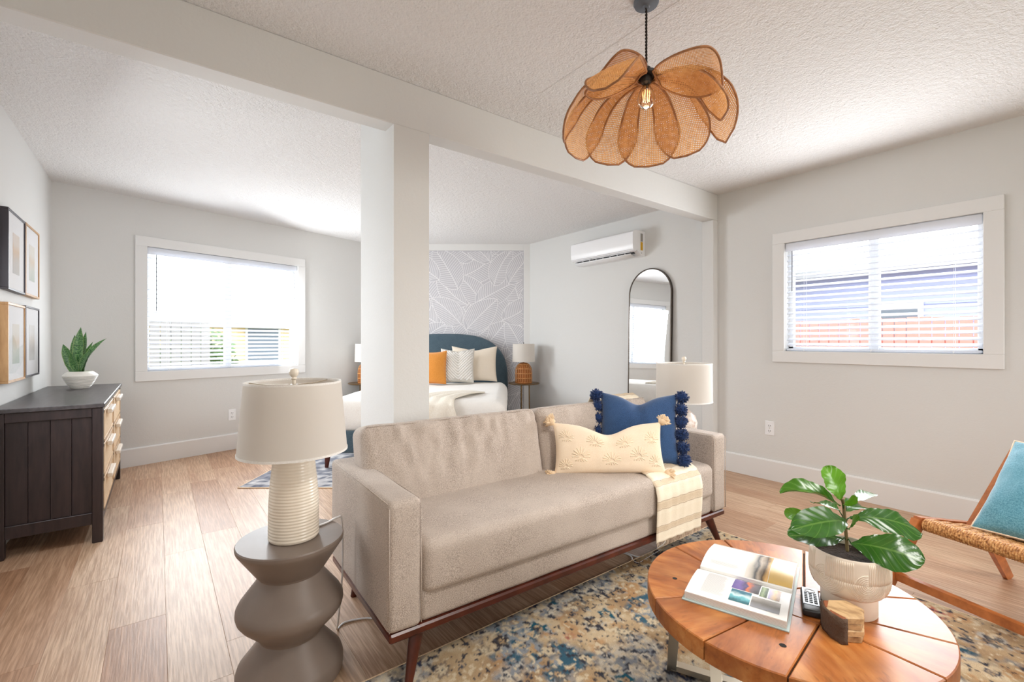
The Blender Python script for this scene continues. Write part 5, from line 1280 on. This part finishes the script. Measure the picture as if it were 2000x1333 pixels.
def petal(deg, rmax=.315, wid=.125, drop=.212, rise=.03, cup=-.03, curl=.0, oval=False):
    a = rad(deg); d = Vector((cos(a), sin(a), 0)); S = Vector((-sin(a), cos(a), 0)); nu, nv = 22, 12; Ls = .42
    def prof(u):
        if oval: return wid * max(0, sin(pi * (u * .97 + .025))) ** .55
        return wid * (.16 + .84 * min(1, (u / .62)) ** .85) if u <= .62 else wid * sqrt(max(0, 1 - ((u - .62) / .38) ** 2))
    def f(u, v):
        k = 2 * v - 1; r_ = .03 + (rmax - .03) * sin(u * pi / 2 * .98); z_ = zc + .01 + rise * sin(pi * min(1, u * 1.5)) - drop * u ** 2.1
        w_ = prof(u)
        return d * r_ + S * k * w_ + Vector((0, 0, z_ + cup * k * k * (w_ / wid) + curl * k * (w_ / wid)))
    o = MB().grid(f, nu, nv).build('petal', M['cane'], pend, smooth='all')
    uv = o.data.uv_layers.new(name='UVMap'); kk = nv + 1
    for p in o.data.polygons:
        for li in p.loop_indices: vi = o.data.loops[li].vertex_index; u_ = (vi // kk) / nu; uv.data[li].uv = (u_ * Ls, ((vi % kk) / nv * 2 - 1) * prof(u_))
    P = [f(i / nu, 0) for i in range(nu + 1)] + [f(1 - i / nu, 1) for i in range(1, nu)]
    MB().tube(P, .0042, 6, closed=True).build('rim', M['rushrim'], o, smooth='all')
for dg, kw in ((332, dict(wid=.115, rmax=.265, rise=-.012, drop=.055, cup=-.012, curl=-.030, oval=True)), (352, dict(wid=.085, rmax=.285, drop=.16)), (12, dict(wid=.105, rmax=.345, drop=.215, cup=.03)), (42, dict(wid=.12)), (72, dict(wid=.13, drop=.225)), (106, dict(wid=.12, drop=.215)), (140, dict(wid=.125, drop=.225)), (172, dict(wid=.10, drop=.21)), (207, dict(wid=.112, rmax=.235, rise=-.015, drop=.06, cup=-.012, curl=.030, oval=True)), (228, dict(wid=.10, rmax=.30, rise=-.01, drop=.16, cup=-.01))): petal(dg, **kw)

# ------------------------------------------------------------------ outside, seen through the blinds
ground = struct(MB().box(-30, 30, -25, 40, -.55, -.45), 'ground', plain('dry_lawn', srgb(150, 150, 110), .95, var=.3)); 
def backw(xl, yo, z): return bw0 + Vector((cos(BW_A), sin(BW_A), 0)) * xl + Vector((-sin(BW_A), cos(BW_A), 0)) * yo + Vector((0, 0, z))
def fence(label, o, rz, n_, bwid, h_, mat, gap_=.012, post=None):
    e = empty('fence', o, rz, label, 'fence')
    rl = MB().box(0, n_ * (bwid + gap_), .02, .06, .35, .44).box(0, n_ * (bwid + gap_), .02, .06, h_ - .35, h_ - .26); rl.build('rail', mat, e)
    b0 = MB().cbox(0, bwid, 0, .02, 0, h_, .003).build('fence_board', mat, e)
    for i in range(1, n_): copy_part(b0, e, location=(i * (bwid + gap_), 0, random.uniform(-.01, .01)))
fence('red-brown board fence outside the bedroom window', backw(-3.4, 4.2, -.45), BW_A, 31, .14, 2.02, plain('red_fence_paint', srgb(212, 136, 122), .8, var=.12))
fence('weathered grey board fence behind the bedroom window mullion', backw(1.36, 4.3, -.45), BW_A, 10, .14, 1.95, plain('grey_fence', srgb(168, 164, 164), .8, var=.15))
def house(label, o, rz, L, H, D, mat, rooft, wins, nm='house', rp=.5):
    e = empty(nm, o, rz, label, 'house'); b = MB(); z_ = 0
    MB().box(0, L, 0, D, 0, H).build('wall', mat, e)
    sd = MB(); k = int(H / .16)
    for i in range(k): sd.add([(0, -.018, i * .16), (L, -.018, i * .16), (L, -.004, i * .16 + .155), (0, -.004, i * .16 + .155), (0, 0, i * .16), (L, 0, i * .16)], [(0, 1, 2, 3), (0, 4, 5, 1)])
    tag(sd.build('siding', mat, e), kind='stuff')
    MB().add([(-.3, -.4, H), (L + .3, -.4, H), (L + .3, D / 2, H + rp), (-.3, D / 2, H + rp), (L + .3, D + .4, H), (-.3, D + .4, H), (-.3, -.4, H - .14), (L + .3, -.4, H - .14)], [(0, 1, 2, 3), (3, 2, 4, 5), (6, 7, 1, 0), (0, 3, 5), (1, 4, 2)]).build('roof', rooft, e)
    for (a, b_, z0, z1) in wins:
        wf_ = MB().box(a - .08, b_ + .08, -.05, -.0185, z0 - .08, z1 + .08).build('window', M['trimw'], e); MB().box(a, b_, -.055, -.049, z0, z1).build('pane', plain('dark_pane', srgb(120, 130, 140), .1), wf_)
shing = plain('grey_shingles', srgb(190, 190, 196), .9, var=.12)
house('pale yellow house beyond the fence outside the bedroom window', backw(3.2, 11.0, -.45), BW_A, 6.5, 2.15, 4, plain('yellow_siding', srgb(240, 216, 170), .8), shing, [(1.0, 1.9, .9, 2.0), (3.2, 4.2, .9, 2.0)])
house('lavender-blue house outside the living room window', (XR + 7.0, 5.4, -.45), -pi / 2, 11, 3.0, 4, plain('lavender_siding', srgb(178, 186, 226), .8), shing, [(2.6, 3.2, 1.2, 2.2), (5.2, 6.0, 1.2, 2.2)])
fence('coral red fence in front of the lavender house', (XR + 4.2, 4.4, -.45), -pi / 2, 62, .12, 1.90, plain('coral_fence_paint', srgb(228, 152, 142), .8, var=.08))
yb = empty('yellow_bin', (XR + 3.6, 1.35, -.45), 0, 'small yellow bin standing by the coral fence', 'bin')
MB().lathe([(.001, 0), (.16, 0), (.20, 1.2), (.21, 1.22), (.001, 1.24)], 20, cap=False).build('body', plain('yellow_plastic', srgb(240, 200, 80), .5), yb, smooth=True); MB().lathe([(.215, 1.22), (.215, 1.27), (.001, 1.33)], 20, cap=False).build('lid', bpy.data.materials['yellow_plastic'], yb, smooth=True)
leafm = plain('tree_foliage', srgb(112, 142, 84), .7, var=.35)
def tree(label, o, h_, r_, n_, seed):
    rnd = random.Random(seed); e = empty('tree', o, 0, label, 'tree')
    MB().tube([(0, 0, 0), (.05, .03, h_ * .4), (.0, .06, h_ * .75)], [.16, .12, .06], 10).build('trunk', plain('bark_grey', srgb(120, 104, 90), .9), e, smooth='all')
    b = MB()
    for i in range(n_):
        d = Vector((rnd.gauss(0, 1), rnd.gauss(0, 1), rnd.gauss(0, .8))).normalized() * r_ * rnd.random() ** .4; c = Vector((0, 0, h_ * .75)) + d
        u_ = Vector((rnd.gauss(0, 1), rnd.gauss(0, 1), rnd.gauss(0, 1))).normalized(); w_ = u_.orthogonal().normalized(); s_ = rnd.uniform(.07, .13)
        b.add([c - u_ * s_, c + w_ * s_ * .5, c + u_ * s_, c - w_ * s_ * .5], [(0, 1, 2, 3)])
    tag(b.build('foliage', leafm, e), kind='stuff')
tree('leafy tree beyond the red-brown fence outside the bedroom window', backw(-1.0, 7.0, -.45), 4.6, 1.7, 1500, 1)
tree('leafy tree beside the lavender house outside the living room window', (XR + 5.4, 4.9, -.45), 4.6, 1.1, 900, 2)
tree('low bushy tree in front of the yellow house outside the bedroom window', backw(3.1, 5.6, -.45), 1.6, .7, 700, 3)
